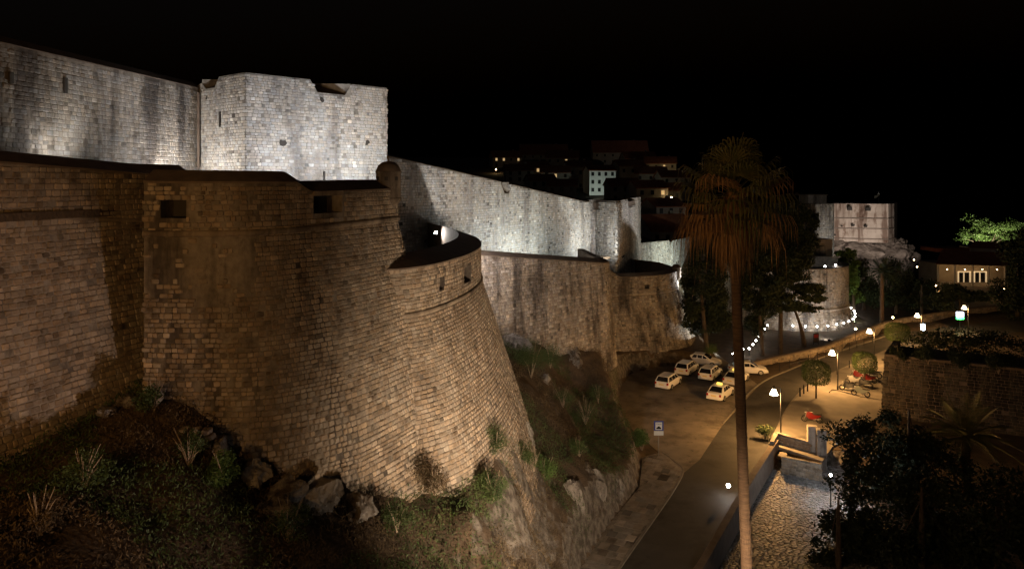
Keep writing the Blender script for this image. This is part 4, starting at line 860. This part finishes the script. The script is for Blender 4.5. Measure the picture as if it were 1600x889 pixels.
def tree(name, label, base, trunk, clumps, n, size, mat, cat='tree', group=None, bark='bark', asp=.45, sub=5):
    """trunk: [(point, radius)...]; clumps: [(centre, radii)...]"""
    t = thing(name, label, cat, base, group); b = MB(); b.tube([p for p, r in trunk], [r for p, r in trunk], 8)
    top = Vector(trunk[-1][0]); mid = Vector(trunk[len(trunk) // 2][0])
    for c, r in clumps:
        c = Vector(c); k = min(1, max(.0, random.uniform(.3, .9))); s0 = mid.lerp(top, k); b.tube([s0, s0.lerp(c, .5) + Vector((0, 0, -.1 * r[2])), c], [trunk[-1][1] * .7, trunk[-1][1] * .45, .02], 5)
    b.build('trunk', M[bark], t); pts = []; tot = sum(r[0] * r[2] for c, r in clumps)
    for c, r in clumps:
        k = int(n * r[0] * r[2] / tot); subs = rng.normal(size=(max(2, int(sub)), 3))
        for q in range(sub * 2):
            v = rng.normal(size=3); v /= np.linalg.norm(v); cc = np.array(c) + v * np.array(r) * random.uniform(.35, .95); f_ = random.uniform(.28, .5)
            pts.append(clump_pts(cc, np.array(r) * f_, max(6, k // (sub * 2)), .3))
    leaf_obj(np.vstack(pts), size, mat, 'crown', t, asp); return t
def pclumps(lst, Y, dy=1.5):
    out = []
    for px, py, rx, ry in lst:
        k = Y / F; p = W(px, py, Y + random.uniform(-dy, dy)); out.append((tuple(p), (rx * k, rx * k * .9, ry * k)))
    return out
def ground_trunk(px, py, z, top, r0, r1, bend=0):
    b = G(px, py, z); tp = Vector(top); m = b.lerp(tp, .5) + Vector((bend, 0, 0)); return b, [(b, r0), (b.lerp(m, .5) + Vector((bend * .3, 0, 0)), r0 * .9), (m, (r0 + r1) / 2), (tp, r1)]
b, tr = ground_trunk(1106, 566, 0, W(1088, 380, 91), .34, .08)
tree('conifer', 'dark conifer left of the palm trunk beside the second bastion', b, tr, pclumps([(1090, 390, 11, 16), (1086, 416, 19, 17), (1097, 446, 25, 18), (1098, 478, 32, 17), (1098, 512, 35, 13), (1120, 425, 20, 28), (1122, 500, 24, 22), (1112, 460, 22, 20), (1078, 445, 14, 24), (1078, 490, 14, 22), (1128, 470, 14, 24), (1118, 395, 12, 20)], 91), 30000, .15, 'leaf_dark', sub=8)
for i, (px, py, tx, ty, cl, lb) in enumerate([
    (1191, 556, 1190, 400, [(1190, 395, 28, 26), (1170, 430, 26, 24), (1165, 380, 22, 26), (1185, 465, 28, 16), (1178, 505, 18, 20), (1200, 440, 25, 22), (1160, 460, 16, 24), (1208, 395, 20, 25)], 'dark pine just right of the palm trunk'),
    (1219, 552, 1222, 350, [(1230, 385, 28, 26), (1243, 345, 18, 24), (1215, 430, 40, 20), (1250, 405, 24, 20), (1205, 360, 22, 22), (1225, 468, 34, 12), (1235, 425, 30, 18), (1200, 480, 26, 16), (1262, 375, 16, 22), (1225, 325, 12, 14), (1250, 330, 16, 20), (1272, 345, 12, 14), (1240, 385, 28, 26), (1215, 405, 30, 24)], 'tall dark pine in front of the far round fort'),
    (1256, 541, 1237, 470, [(1255, 452, 30, 11), (1272, 466, 20, 7), (1240, 480, 22, 9), (1262, 482, 22, 6)], 'leaning forked pine with thin low crown before the round fort')]):
    b, tr = ground_trunk(px, py, -2, W(tx, ty, 101), .36, .1, .3 * (i - 1)); tree('pine_tree', lb, b, tr, pclumps(cl, 101), 36000 if i < 2 else 8000, .17, 'leaf_dark', group='pines on the terrace', sub=9)
for px, py, z, rx, ry, lb in ((1275, 582, .1, 20, 19, 'clipped round tree on a bare stem in the middle of the right pavement'), (1351, 566, .1, 17, 16, 'clipped round tree above the parked motorbikes'), (1402, 519, .1, 17, 15, 'clipped boxy bush by the corner of the garden wall')):
    b = G(px, 622 if px < 1300 else (601 if px < 1380 else 560), z); Y = b.y; k = Y / F; c = W(px, py, Y); t = thing('clipped_tree', lb, 'tree', b)
    MB().tube([b, b.lerp(c, .6), c], [.09, .08, .05], 7).build('trunk', M['bark'], t)
    v = rng.normal(size=(7000, 3)); v /= (np.abs(v) ** 3.2).sum(1)[:, None] ** (1 / 3.2); pts = np.array(c) + v * np.array([rx * k, rx * k, ry * k]) * (rng.uniform(.8, 1.0, (7000, 1))); leaf_obj(pts, .055, 'leaf', 'crown', t, .5)
# dark mass of trees beyond the far fort
far = [('broad dark tree right of the far round fort', (1350, 478), 1352, 425, [(1345, 430, 28, 30), (1330, 455, 18, 20), (1365, 460, 25, 22)], 138, 'leaf_dark'), ('dark tree in the middle of the wooded slope below the sea fort', (1400, 488), 1400, 430, [(1400, 430, 28, 28), (1385, 460, 28, 24), (1420, 455, 25, 28)], 134, 'leaf_dark'),
       ('dark tree at the right end of the wooded slope', (1440, 490), 1440, 445, [(1445, 450, 24, 26), (1430, 470, 25, 18), (1465, 470, 22, 18)], 128, 'leaf_dark'), ('green-lit leafy tree against the right side of the round fort', (1334, 474), 1332, 425, [(1330, 440, 12, 24), (1338, 462, 12, 12), (1326, 408, 14, 16), (1318, 395, 13, 9)], 132, 'leaf_bright'),
       ('low dark tree before the lit restaurant', (1500, 482), 1500, 460, [(1490, 458, 26, 13), (1515, 462, 25, 12), (1470, 470, 22, 14)], 122, 'leaf_dark'), ('dark tree right of the lit restaurant', (1590, 500), 1590, 420, [(1590, 400, 24, 40), (1580, 450, 28, 36), (1600, 480, 30, 26), (1560, 470, 24, 20)], 118, 'leaf_dark'),
       ('floodlit pale tree behind the restaurant roof', (1540, 445), 1542, 378, [(1530, 350, 24, 16), (1560, 355, 26, 15), (1515, 362, 16, 12), (1545, 372, 34, 12), (1575, 368, 20, 12), (1505, 372, 14, 9), (1585, 352, 18, 9)], 186, 'leaf_bright')]
for lb, bs, tx, ty, cl, Y, mt in far:
    p = W(tx, ty, Y); b = Vector((W(bs[0], bs[1], Y).x, Y, -2)); mid = b.lerp(p, .5); tree('broadleaf_tree', lb, b, [(b, .35), (mid, .28), (p, .12)], pclumps(cl, Y, 3), 4200 if Y > 180 else 5200, .24, mt, bark='twig' if Y > 180 else 'bark', group='trees beyond the road', sub=6)
p = W(1545, 392, 177); floodlight((p.x, p.y, p.z), W(1545, 352, 187), (1, .88, .62), 15000, 'hidden floodlight under the pale tree behind the restaurant')
p = W(1322, 478, 124); floodlight((p.x + 1.5, p.y, -1.9), W(1330, 430, 132), (.85, 1, .6), 1500, 'ground floodlight under the green-lit tree by the round fort')
# dark garden on the right
for i, (px, py, Y, cl, lb) in enumerate([
    (1330, 760, 50, [(1345, 690, 50, 45), (1340, 745, 40, 40), (1375, 740, 60, 45)], 'dark bushy tree beside the cobbled lane'), (1310, 840, 44, [(1325, 815, 50, 45), (1345, 850, 70, 45), (1290, 870, 35, 30)], 'black bushy tree at the bottom of the lane'),
    (1440, 820, 42, [(1430, 780, 80, 60), (1480, 840, 90, 60), (1400, 850, 70, 50)], 'black tree mass in the lower right garden'), (1560, 830, 40, [(1560, 790, 80, 60), (1590, 850, 80, 60), (1530, 850, 60, 50)], 'black tree in the bottom right corner'),
    (1490, 528, 80, [(1450, 528, 30, 11), (1500, 526, 45, 13), (1560, 530, 50, 16), (1480, 545, 60, 14), (1570, 550, 60, 14)], 'dark hedge behind the garden wall'), (1420, 700, 52, [(1400, 690, 45, 40), (1450, 720, 60, 45)], 'dark shrub at the foot of the garden wall')]):
    p = W(px, py - 60 if i != 4 else py, Y); b = Vector((p.x, Y, -1.2 if i < 2 else (0 if i == 4 else 0))); tree('garden_tree' if i != 4 else 'hedge', lb, b, [(b, .2), (b.lerp(p, .6), .15), (p, .06)], pclumps(cl, Y, 2), 9000, .13, 'leaf_dark', sub=7, cat='tree' if i != 4 else 'hedge')
WTOP = []
# palms
def frond(mb, base, d, L, droop, n=22, wseg=.035):
    """fan frond: stalk, then blades radiating from its end and hanging at the tips"""
    base = Vector(base); d = Vector(d).normalized(); hub = base + d * L * .55 + Vector((0, 0, -.10 * L * droop)); mb.tube([base, base.lerp(hub, .5) + Vector((0, 0, .06)), hub], [.022, .018, .014], 4, False)
    side = d.cross(Vector((0, 0, 1))); side = side.normalized() if side.length > .1 else Vector((1, 0, 0)); nrm = side.cross(d).normalized()
    for i in range(n):
        a = R(-115 + 230 * i / (n - 1)); v = (d * math.cos(a) + side * math.sin(a)).normalized(); l = L * .6 * (1 - .25 * abs(a) / 2) * random.uniform(.85, 1.1); w = nrm.cross(v).normalized() * wseg
        p0 = hub; p1 = hub + v * l * .62 + Vector((0, 0, -.05 * droop)); p2 = p1 + v * l * .16 + Vector((0, 0, -l * .26 * droop)); p3 = p2 + v * l * .03 + Vector((random.uniform(-.04, .04), random.uniform(-.04, .04), -l * random.uniform(.25, .75) * droop))
        mb.add([p0 - w * .2, p0 + w * .2, p1 + w, p1 - w, p2 + w * .7, p2 - w * .7, p3], [(0, 1, 2, 3), (3, 2, 4, 5), (5, 4, 6)])
fp = thing('fan_palm', 'tall fan palm with brown hanging skirt standing in the foreground', 'palm', (9.3, 27, -1.2)); tp = [Vector((9.25, 27, -1.2)), Vector((9.15, 27, 4)), Vector((8.95, 27, 9.5)), Vector((8.75, 27, 15)), Vector((8.58, 27, 19.3)), Vector((8.50, 27, 22.7))]
tk = MB(); pts = []; rad = []
for i in range(len(tp) - 1):
    for k in range(16): q = tp[i].lerp(tp[i + 1], k / 16); pts.append(q); rad.append((.225 - .05 * (i * 16 + k) / 80) * (1 + .05 * (k % 2)))
tk.tube(pts, rad, 12); tk.build('trunk', M['palm_bark'], fp, True)
ct = tp[-1]; gi = 0
for i in range(44):
    az = i * 2.4; el = R(82 - 112 * (i / 43) ** .95); d = (math.cos(az) * math.cos(el), math.sin(az) * math.cos(el), math.sin(el)); mb = MB(); frond(mb, ct + Vector((0, 0, -.5 * i / 43)), d, random.uniform(1.9, 2.6), .35 + .9 * i / 43, 24, .034); mb.build('frond', M['frond' if i < 20 or (i < 38 and random.random() < .6) else 'frond_dead'], fp)
for k in range(46):                    # dead skirt
    az = k * 2.4; r0 = random.uniform(.16, .3); zt = random.uniform(-.4, .35); top_ = ct + Vector((math.cos(az) * r0, math.sin(az) * r0, -.3 + zt)); ln = random.uniform(1.9, 3.1); mb = MB()
    for j in range(9):
        o = Vector((random.gauss(0, .09), random.gauss(0, .09), 0)); e = Vector((math.cos(az), math.sin(az), 0)) * random.uniform(.12, .42); w = Vector((-math.sin(az), math.cos(az), 0)) * .022
        a, b2, c = top_ + o * .2, top_ + e + o + Vector((0, 0, -ln * .45)), top_ + e * .9 + o * 1.5 + Vector((0, 0, -ln * random.uniform(.85, 1.05))); mb.add([a - w, a + w, b2 + w, b2 - w, c + w * .3, c - w * .3], [(0, 1, 2, 3), (3, 2, 4, 5)])
    mb.build('dead_frond', M['frond_dead'], fp)
for i, (px, py, Y, r_) in enumerate(((1405, 548, 69.0, .9), (1450, 550, 67.0, 1.1), (1505, 556, 65.0, 1.2), (1560, 562, 63.0, 1.2))):
    WTOP.append((px, py, Y, r_, 'dark shrub hanging over the garden wall top, %s from the left' % ORD[i]))
def feather_palm(base, h, L, n, label, mat='frond'):
    base = Vector(base); t = thing('feather_palm', label, 'palm', base); MB().tube([base, base + Vector((0, 0, h))], [.35, .28], 10).build('trunk', M['palm_bark'], t); top_ = base + Vector((0, 0, h))
    for i in range(n):
        az = i * 2.4; el = R(75 - 95 * i / n); d = Vector((math.cos(az) * math.cos(el), math.sin(az) * math.cos(el), math.sin(el))); mb = MB(); P_ = []
        for k in range(9): u_ = k / 8; P_.append(top_ + d * L * u_ + Vector((0, 0, -L * .55 * u_ * u_ * math.cos(el))))
        mb.tube(P_, [.03 * (1 - .8 * k / 8) for k in range(9)], 4, False); sd = d.cross(Vector((0, 0, 1))).normalized()
        for k in range(26):
            u_ = .1 + .9 * k / 26; j = min(7, int(u_ * 8)); p = P_[j].lerp(P_[j + 1], u_ * 8 - j); l = L * .22 * math.sin(math.pi * min(1, u_ * .9 + .12)) + .1
            for s_ in (-1, 1): e = p + sd * s_ * l * .8 + d * l * .55 + Vector((0, 0, -l * .25)); w = Vector((0, 0, .02)) + d * .012; mb.add([p - w, p + w, e], [(0, 1, 2)])
        mb.build('frond', M[mat], t)
    return t
feather_palm((33.5, 52, 0), 4.2, 4.2, 34, 'dim feather palm in front of the garden wall'); p = W(1378, 425, 122); feather_palm((p.x, 122, -2), p.z + 2, 3.6, 30, 'dark feather palm on the wooded slope below the sea fort', 'leaf_dark')

# slope below the walls: rocks, shrubs, ground cover
RK = [(400, 745, 26.2, (.7, .6, .7)), (445, 768, 26.0, (1.0, .8, .7)), (500, 778, 26.4, (1.1, .8, .6)), (440, 800, 25.0, (1.1, .8, .7)), (560, 795, 27.0, (.8, .7, .7)), (796, 668, 44.6, (.9, .9, 2.4)), (815, 688, 45.0, (.9, .9, 1.4)), (800, 548, 59.5, (1.9, 1.4, 1.5)), (890, 566, 68, (2.9, 1.6, 1.9)), (928, 580, 71, (2.0, 1.5, 1.7)),
      (850, 595, 57, (.9, .7, .7)), (845, 838, 42.0, (1.5, 1.6, 2.2)), (880, 800, 45.0, (1.5, 1.6, 2.4)), (915, 772, 48.0, (1.5, 1.6, 2.1)), (948, 760, 51.0, (1.3, 1.6, 1.3)), (815, 790, 40.2, (.8, .8, 1.3)), (200, 628, 26.8, (.5, .4, .3)), (165, 645, 25.8, (.45, .4, .3)), (240, 622, 26.4, (.45, .4, .3)), (348, 700, 26, (.5, .4, .7))]
RL = ['at the foot of the big bastion'] * 5 + ['at the right foot of the low bastion'] * 2 + ['under the pink wall'] * 4 + ['in the cliff beside the pavement'] * 5 + ['at the foot of the flank wall'] * 4
cnt = {}
for i, ((px, py, Y, sz), l_) in enumerate(zip(RK, RL)):
    k = cnt.get(l_, 0); cnt[l_] = k + 1; o = rock('rock', W(px, py, Y), sz, 'craggy grey rock %s, %s of them' % (l_, ORD[k]), 'rock', i, 'rock', 5, 'rocks ' + l_, .22); o.rotation_euler = (random.uniform(-.2, .2), random.uniform(-.2, .2), random.uniform(0, 6.28))
wr = thing('ruined_wall', 'broken stub of stone wall in the undergrowth by the bastion', 'wall', W(325, 690, 25.4)); p = W(326, 676, 25.9)
for k in range(16):
    i, j = k % 4, k // 4; o = link('stone', var_mesh(k % 8, M['stone_near']), None, wr); o.matrix_basis = Matrix.Translation(p + Vector((-.45 * i * (1 if j > 1 else .5) + random.uniform(-.05, .05), .05 * i, -.6 + .23 * j))) @ Matrix.Rotation(random.uniform(-.2, .2), 4, 'Y') @ Matrix.Diagonal((random.uniform(.3, .5), .3, .22, 1)); o.color = (*rtint(.3), 1)
def bush(px, py, Y, r, n, mat, label, twigs=0, size=.042):
    p = W(px, py, Y); z = hgt(p.x, p.y); p.z = max(z, p.z - r) ; b = Vector((p.x, p.y, p.z - .1)); t = thing('bush', label, 'bush', b); m = MB()
    for k in range(6 + twigs):
        a = random.uniform(0, 6.28); e = b + Vector((math.cos(a) * r * random.uniform(.3, .8), math.sin(a) * r * random.uniform(.3, .8), r * random.uniform(.9, 1.9))); m.tube([b, b.lerp(e, .5) + Vector((0, 0, r * .2)), e], [.025, .018, .008], 4, False)
    m.build('stems', M['twig'], t); pts = [clump_pts(b + Vector((random.uniform(-.6, .6) * r, random.uniform(-.6, .6) * r, r * random.uniform(.5, 1.3))), (r * .5, r * .5, r * .45), max(4, n // 5), .2) for _ in range(9)]; leaf_obj(np.vstack(pts), size, mat, 'foliage', t); return t
bush(678, 735, 31.5, 1.0, 1500, 'leaf_dry', 'dark brown leafy bush against the bright foot of the bastion', 8); bush(775, 735, 37, .9, 1500, 'leaf', 'green bush at the right foot of the low bastion', 4); bush(835, 715, 41.5, .7, 500, 'leaf', 'bush with pale bare twigs right of the low bastion', 14)
bush(812, 728, 40.5, .8, 1500, 'leaf', 'green bush on the rocks where the low bastion meets the bank', 6); bush(850, 735, 43.5, .8, 1800, 'leaf_bright', 'fresh green shrub on the bank above the cliff', 4); bush(905, 712, 48.5, .8, 1800, 'leaf', 'low shrub on top of the cliff by the pavement', 4); bush(770, 800, 33.8, .9, 2200, 'leaf', 'dark green bush at the bottom in front of the low bastion', 4)
for px, py, Y, r_, lb in WTOP: bush(px, py, Y, r_, 3000, 'leaf_dark', lb, 4, .07)
bush(1003, 695, 60.5, 1.1, 4500, 'leaf_bright', 'dense bright green bush beside the taxi sign', 0, .05); bush(880, 655, 56, 1.0, 900, 'leaf', 'thin shrub with bare stems on the slope above the lot', 12); bush(915, 655, 58, 1.2, 1000, 'leaf', 'tall thin shrub nearest the lot on the slope', 14); bush(935, 640, 62, 1.0, 1200, 'leaf', 'leafy shrub at the edge of the lot')
bush(830, 560, 55, 1.7, 3500, 'leaf', 'large green bush under the pink wall beside the low bastion'); bush(860, 550, 60, 1.3, 1800, 'leaf', 'green bush under the middle of the pink wall'); bush(295, 700, 24.6, .8, 700, 'leaf', 'bush with pale upright sticks in the left undergrowth', 12); bush(350, 735, 24.6, .75, 2600, 'leaf_bright', 'glossy green bush by the broken wall stub'); bush(130, 750, 21.5, .8, 900, 'leaf', 'dark shrub low at the left below the flank wall', 8)
bush(60, 800, 19, .7, 900, 'leaf_dry', 'dry shrub near the left edge of the slope', 6); bush(240, 610, 26.2, .7, 900, 'leaf', 'shrub in the corner between flank wall and bastion'); bush(450, 830, 23.5, .8, 900, 'leaf', 'dark shrub below the bastion rocks', 8); bush(620, 800, 27.5, .7, 900, 'leaf', 'shrub in front of the bastion foot'); bush(1196, 690, 63, .9, 1800, 'leaf', 'green shrub at the foot of the nearest lantern post'); bush(1110, 548, 89, 1.0, 1200, 'leaf_bright', 'lit green bush beside the second bastion')
for px, mt, lb in ((45, 'leaf_dry', 'floodlit dry weeds at the foot of the upper wall, far left'), (80, 'leaf_bright', 'bright floodlit weeds beside the upper left floodlight'), (112, 'leaf_dry', 'floodlit weeds right of the upper left floodlight')):
    s_ = s_at(P1, px); p = at_s(P1, s_) + n_at(P1, s_) * .7; p.z = 23.9; q = proj(p); bush(q[0], q[1], p.y, .38, 900, mt, lb, 3, .035)
gxp, gyp = rng.uniform(-22, 14, 190000), rng.uniform(13, 80, 190000); d = flat_dist(gxp, gyp); k = (d > .2) & (((gyp < 38) & (gxp < 2.5)) | ((gxp > -2) & (gyp >= 38))); gxp, gyp = gxp[k], gyp[k]; dens = np.array([mnoise.noise((a * .35, b * .35, 9)) for a, b in zip(gxp, gyp)]); k = dens > -.28; gxp, gyp, dens = gxp[k], gyp[k], dens[k]; gz = height(gxp, gyp)
dry = (np.array([mnoise.noise((a * .2, b * .2, 3)) for a, b in zip(gxp, gyp)]) > .05)
for msk, mt, nm in ((~dry, 'leaf', 'ground_cover'), (dry, 'leaf_dry', 'dry_ground_cover')):
    x, y, z = gxp[msk], gyp[msk], gz[msk]; P_ = np.concatenate([np.stack([x + rng.normal(0, .12, len(x)), y + rng.normal(0, .12, len(x)), z + rng.uniform(.0, .35, len(x))], 1) for _ in range(3)]); o = leaf_obj(P_, .058, mt, nm, None, .3, -.5); tag(o, 'tangle of low %s plants covering the slope below the walls' % ('dry' if 'dry' in nm else 'green'), 'plants', kind='stuff')

# ------------------------------------------------------------------ town on the hill
hx, hy = np.linspace(-60, 150, 50), np.linspace(128, 520, 60); HX, HY = np.meshgrid(hx, hy)
def hillz(x, y): return np.minimum(11 + (y - 150) * .105, 37) * np.clip((72 - x) / 25, 0, 1) * np.clip((y - 126) / 14, 0, 1) - 12 * np.clip((x - 60) / 20, 0, 1)
me = bpy.data.meshes.new('hill'); ii = np.arange(HX.size).reshape(HX.shape); me.from_pydata(np.stack([HX, HY, hillz(HX, HY)], -1).reshape(-1, 3).tolist(), [], np.stack([ii[:-1, :-1], ii[:-1, 1:], ii[1:, 1:], ii[1:, :-1]], -1).reshape(-1, 4).tolist()); tag(link('hill', me, M['earth']), kind='structure')
def house(px, py, Y, w, d, h, rz, label, wall='plaster', lit=0, nwin=4, roofh=None, floors=2, base=None):
    p = W(px, py, Y); z0 = p.z if base is None else base; c = Vector((p.x, Y + d / 2, z0)); t = thing('house', label, 'house', c); rot = Matrix.Rotation(rz, 3, 'Z'); q = lambda x, y, z: c + rot @ Vector((x, y, z)); rh = roofh or w * .22
    m = MB(); vs = [q(x, y, z) for z in (-3, h) for x, y in ((-w / 2, -d / 2), (w / 2, -d / 2), (w / 2, d / 2), (-w / 2, d / 2))] + [q(-w / 2, 0, h + rh), q(w / 2, 0, h + rh)]
    m.add(vs, [(0, 1, 5, 4), (1, 2, 6, 5), (2, 3, 7, 6), (3, 0, 4, 7), (4, 7, 8), (5, 9, 6)]); m.build('wall', M[wall], t)
    e = .35; r = MB(); A = [q(x, y, z) for x, y, z in ((-w / 2 - e, -d / 2 - e, h - .1), (w / 2 + e, -d / 2 - e, h - .1), (w / 2 + e, 0, h + rh + .1), (-w / 2 - e, 0, h + rh + .1), (w / 2 + e, d / 2 + e, h - .1), (-w / 2 - e, d / 2 + e, h - .1))]
    r.add(A + [a - Vector((0, 0, .22)) for a in A], [(0, 1, 2, 3), (3, 2, 4, 5), (6, 7, 1, 0), (10, 11, 5, 4), (9, 8, 7, 6), (11, 10, 8, 9), (0, 3, 9, 6), (7, 8, 2, 1), (3, 5, 11, 9), (8, 10, 4, 2)]); ro = r.build('roof', M['roof'], t); MB().box(q(w * .28, d * .15, h + rh), (.7, .7, 1.4), rz).build('chimney', M[wall], ro)
    for f_ in range(floors):
        for i in range(nwin):
            x = -w / 2 + w * (i + .5) / nwin; z = h * (f_ + .5) / floors; on = lit > 0 and random.random() < lit; wo_ = MB().box(q(x, -d / 2, z), (.9, .12, 1.2), rz).build('window', M['win_warm' if on else 'win_dark'], t); MB().box(q(x, -d / 2 - .06, z - .7), (1.15, .2, .12), rz).build('sill', M[wall], wo_)
    return t
house(939, 303, 225, 8.6, 9, 7.6, .12, 'pale green-lit house in the middle of the hillside town', 'plaster_w', 0, 4, 1.6, 3)
p = W(938, 306, 214); floodlight((p.x, p.y, hillz(p.x, p.y)), W(938, 285, 224), (.85, 1, .88), 1500, 'floodlight before the pale house in the town')
HS = [(970, 257, 380, 30, 12, 6.5, 0, .12, 7), (850, 256, 380, 26, 10, 5, .1, .08, 6), (790, 262, 330, 14, 9, 5, .2, .2, 4), (880, 268, 300, 14, 9, 6, -.1, .15, 4), (1000, 270, 300, 14, 9, 6, .15, .15, 4), (1035, 276, 290, 13, 9, 5.5, -.2, .12, 4), (905, 300, 245, 9, 9, 9, .1, .0, 3), (985, 290, 250, 10, 9, 7, .2, .1, 3), (1020, 298, 245, 11, 9, 6, -.15, .15, 3), (835, 282, 260, 10, 9, 5, .3, .15, 3), (870, 292, 240, 10, 9, 5, -.1, .1, 3),
      (845, 306, 205, 8, 8, 4.5, .2, .12, 3), (880, 318, 195, 8, 8, 5, -.1, .1, 3), (975, 316, 205, 9, 8, 5, .1, .12, 3), (1015, 325, 190, 9, 8, 5.5, .2, .1, 3), (1045, 330, 200, 9, 8, 6, -.2, .1, 3), (1040, 352, 165, 8, 8, 4.5, .35, .0, 3), (810, 285, 230, 9, 8, 4, .1, .1, 3), (1055, 300, 235, 10, 9, 5, .1, .1, 3)]
HS.sort(key=lambda a: a[0])
for i, (px, py, Y, w, d_, h, rz, lit, nw) in enumerate(HS): house(px, py, Y, w, d_, h, rz, 'dim tiled house in the hillside town, %s from the left' % ORD[i], 'plaster', lit, nw)
house(1042, 382, 150, 10, 9, 3.0, .3, 'house with broad red tiled roof behind the green-lit wall', 'plaster', 0, 4, 3.2, 1)
for i, (px, py, Y, pw) in enumerate([(775, 266, 300, 500), (893, 264, 300, 250), (905, 257, 330, 1200), (1040, 268, 280, 1500), (1049, 311, 190, 300), (820, 287, 240, 250), (1000, 305, 225, 250)]):
    p = W(px, py, Y); zz = float(hillz(p.x, p.y)); zz = min(zz, p.z - 1.0); globe_lamp(p.x, p.y, zz, p.z - zz, 'yellow street light in the hillside town, %s from the left' % ORD[[0, 2, 3, 5, 6, 1, 4][i]], pw, 'town_lamp', .3, 'bulb_warm', (1, .7, .32), 'street lights in the town')
# restaurant
rt = thing('restaurant', 'low lit restaurant with red tiled roof and open porch at the right', 'building', W(1515, 448, 150)); Yr = 150; zf = W(1500, 446, Yr).z
sheet('terrace', [W(x, 448, y_).to_2d() for x, y_ in ((1440, 138), (1590, 138), (1590, 165), (1440, 165))], zf, 'terrace', thick=3)
def rbox(px0, py0, px1, py1, Y, dep, nm, mat): a, b2 = W(px0, py0, Y), W(px1, py1, Y); return MB().box((a + b2) / 2 + Vector((0, dep / 2, 0)), (abs(b2.x - a.x), dep, abs(a.z - b2.z))).build(nm, M[mat], rt)
rbox(1464, 412, 1572, 446, 155, 7, 'wall', 'plaster'); m = MB(); m.add([W(1462, 413, 147), W(1578, 416, 147), W(1568, 394, 156), W(1470, 392, 156), W(1578, 416, 165), W(1462, 413, 165)], [(0, 1, 2, 3), (3, 2, 4, 5), (0, 3, 5), (1, 4, 2)]); m.build('roof', M['roof'], rt)
rbox(1462, 388, 1515, 394, 160, 6, 'rear_roof', 'roof'); rbox(1516, 386, 1560, 396, 163, 4, 'upper_wall', 'plaster_w'); m = MB(); m.add([W(1512, 387, 161), W(1566, 389, 161), W(1556, 377, 166), W(1522, 377, 166), W(1566, 389, 171), W(1512, 387, 171)], [(0, 1, 2, 3), (3, 2, 4, 5), (0, 3, 5), (1, 4, 2)]); m.build('upper_roof', M['roof'], rt)
for px in (1466, 1492, 1520, 1545, 1570): a, b2 = W(px, 447, 148.5), W(px, 413, 148.5); MB().tube([a, b2], .16, 8).build('porch_post', M['plaster_w'], rt)
M['win_frame'] = principled('glowing_white_frame', (.8, .75, .65), .5, emit=(1, .7, .38), es=.45)  # weak emission painted on the door frames in place of light falling there
for x0, x1 in ((1497, 1517), (1522, 1542)):
    for a, b2, c, d_ in ((x0, 425, x0 + 1.6, 441), (x1 - 1.6, 425, x1, 441), (x0, 424, x1, 425.6), (x0 + 9, 426, x0 + 10, 441)): rbox(a, b2, c, d_, 154.6, .2, 'door_frame', 'win_frame')
    rbox(x0 + 1.6, 426, x1 - 1.6, 441, 154.8, .1, 'door_pane', 'glass')
for px in (1480, 1508, 1535, 1558): p = W(px, 421, 151.5); light(rt, 'POINT', p, (1, .62, .26), 90, .2); MB().lathe([(0, -.12), (.12, 0), (0, .12)], p, 8).build('porch_lamp', M['bulb_warm'], rt)
for i, px in enumerate((1474, 1484)): p = W(px, 446, 147); tt = thing('cafe_table', '%s small round table on the restaurant porch' % ('left' if i == 0 else 'right'), 'table', p, 'porch tables'); MB().lathe([(.25, 0), (.25, .04), (.04, .06), (.04, .72), (.4, .73), (.4, .77), (0, .77)], p, 12).build('table', M['plaster_w'], tt)
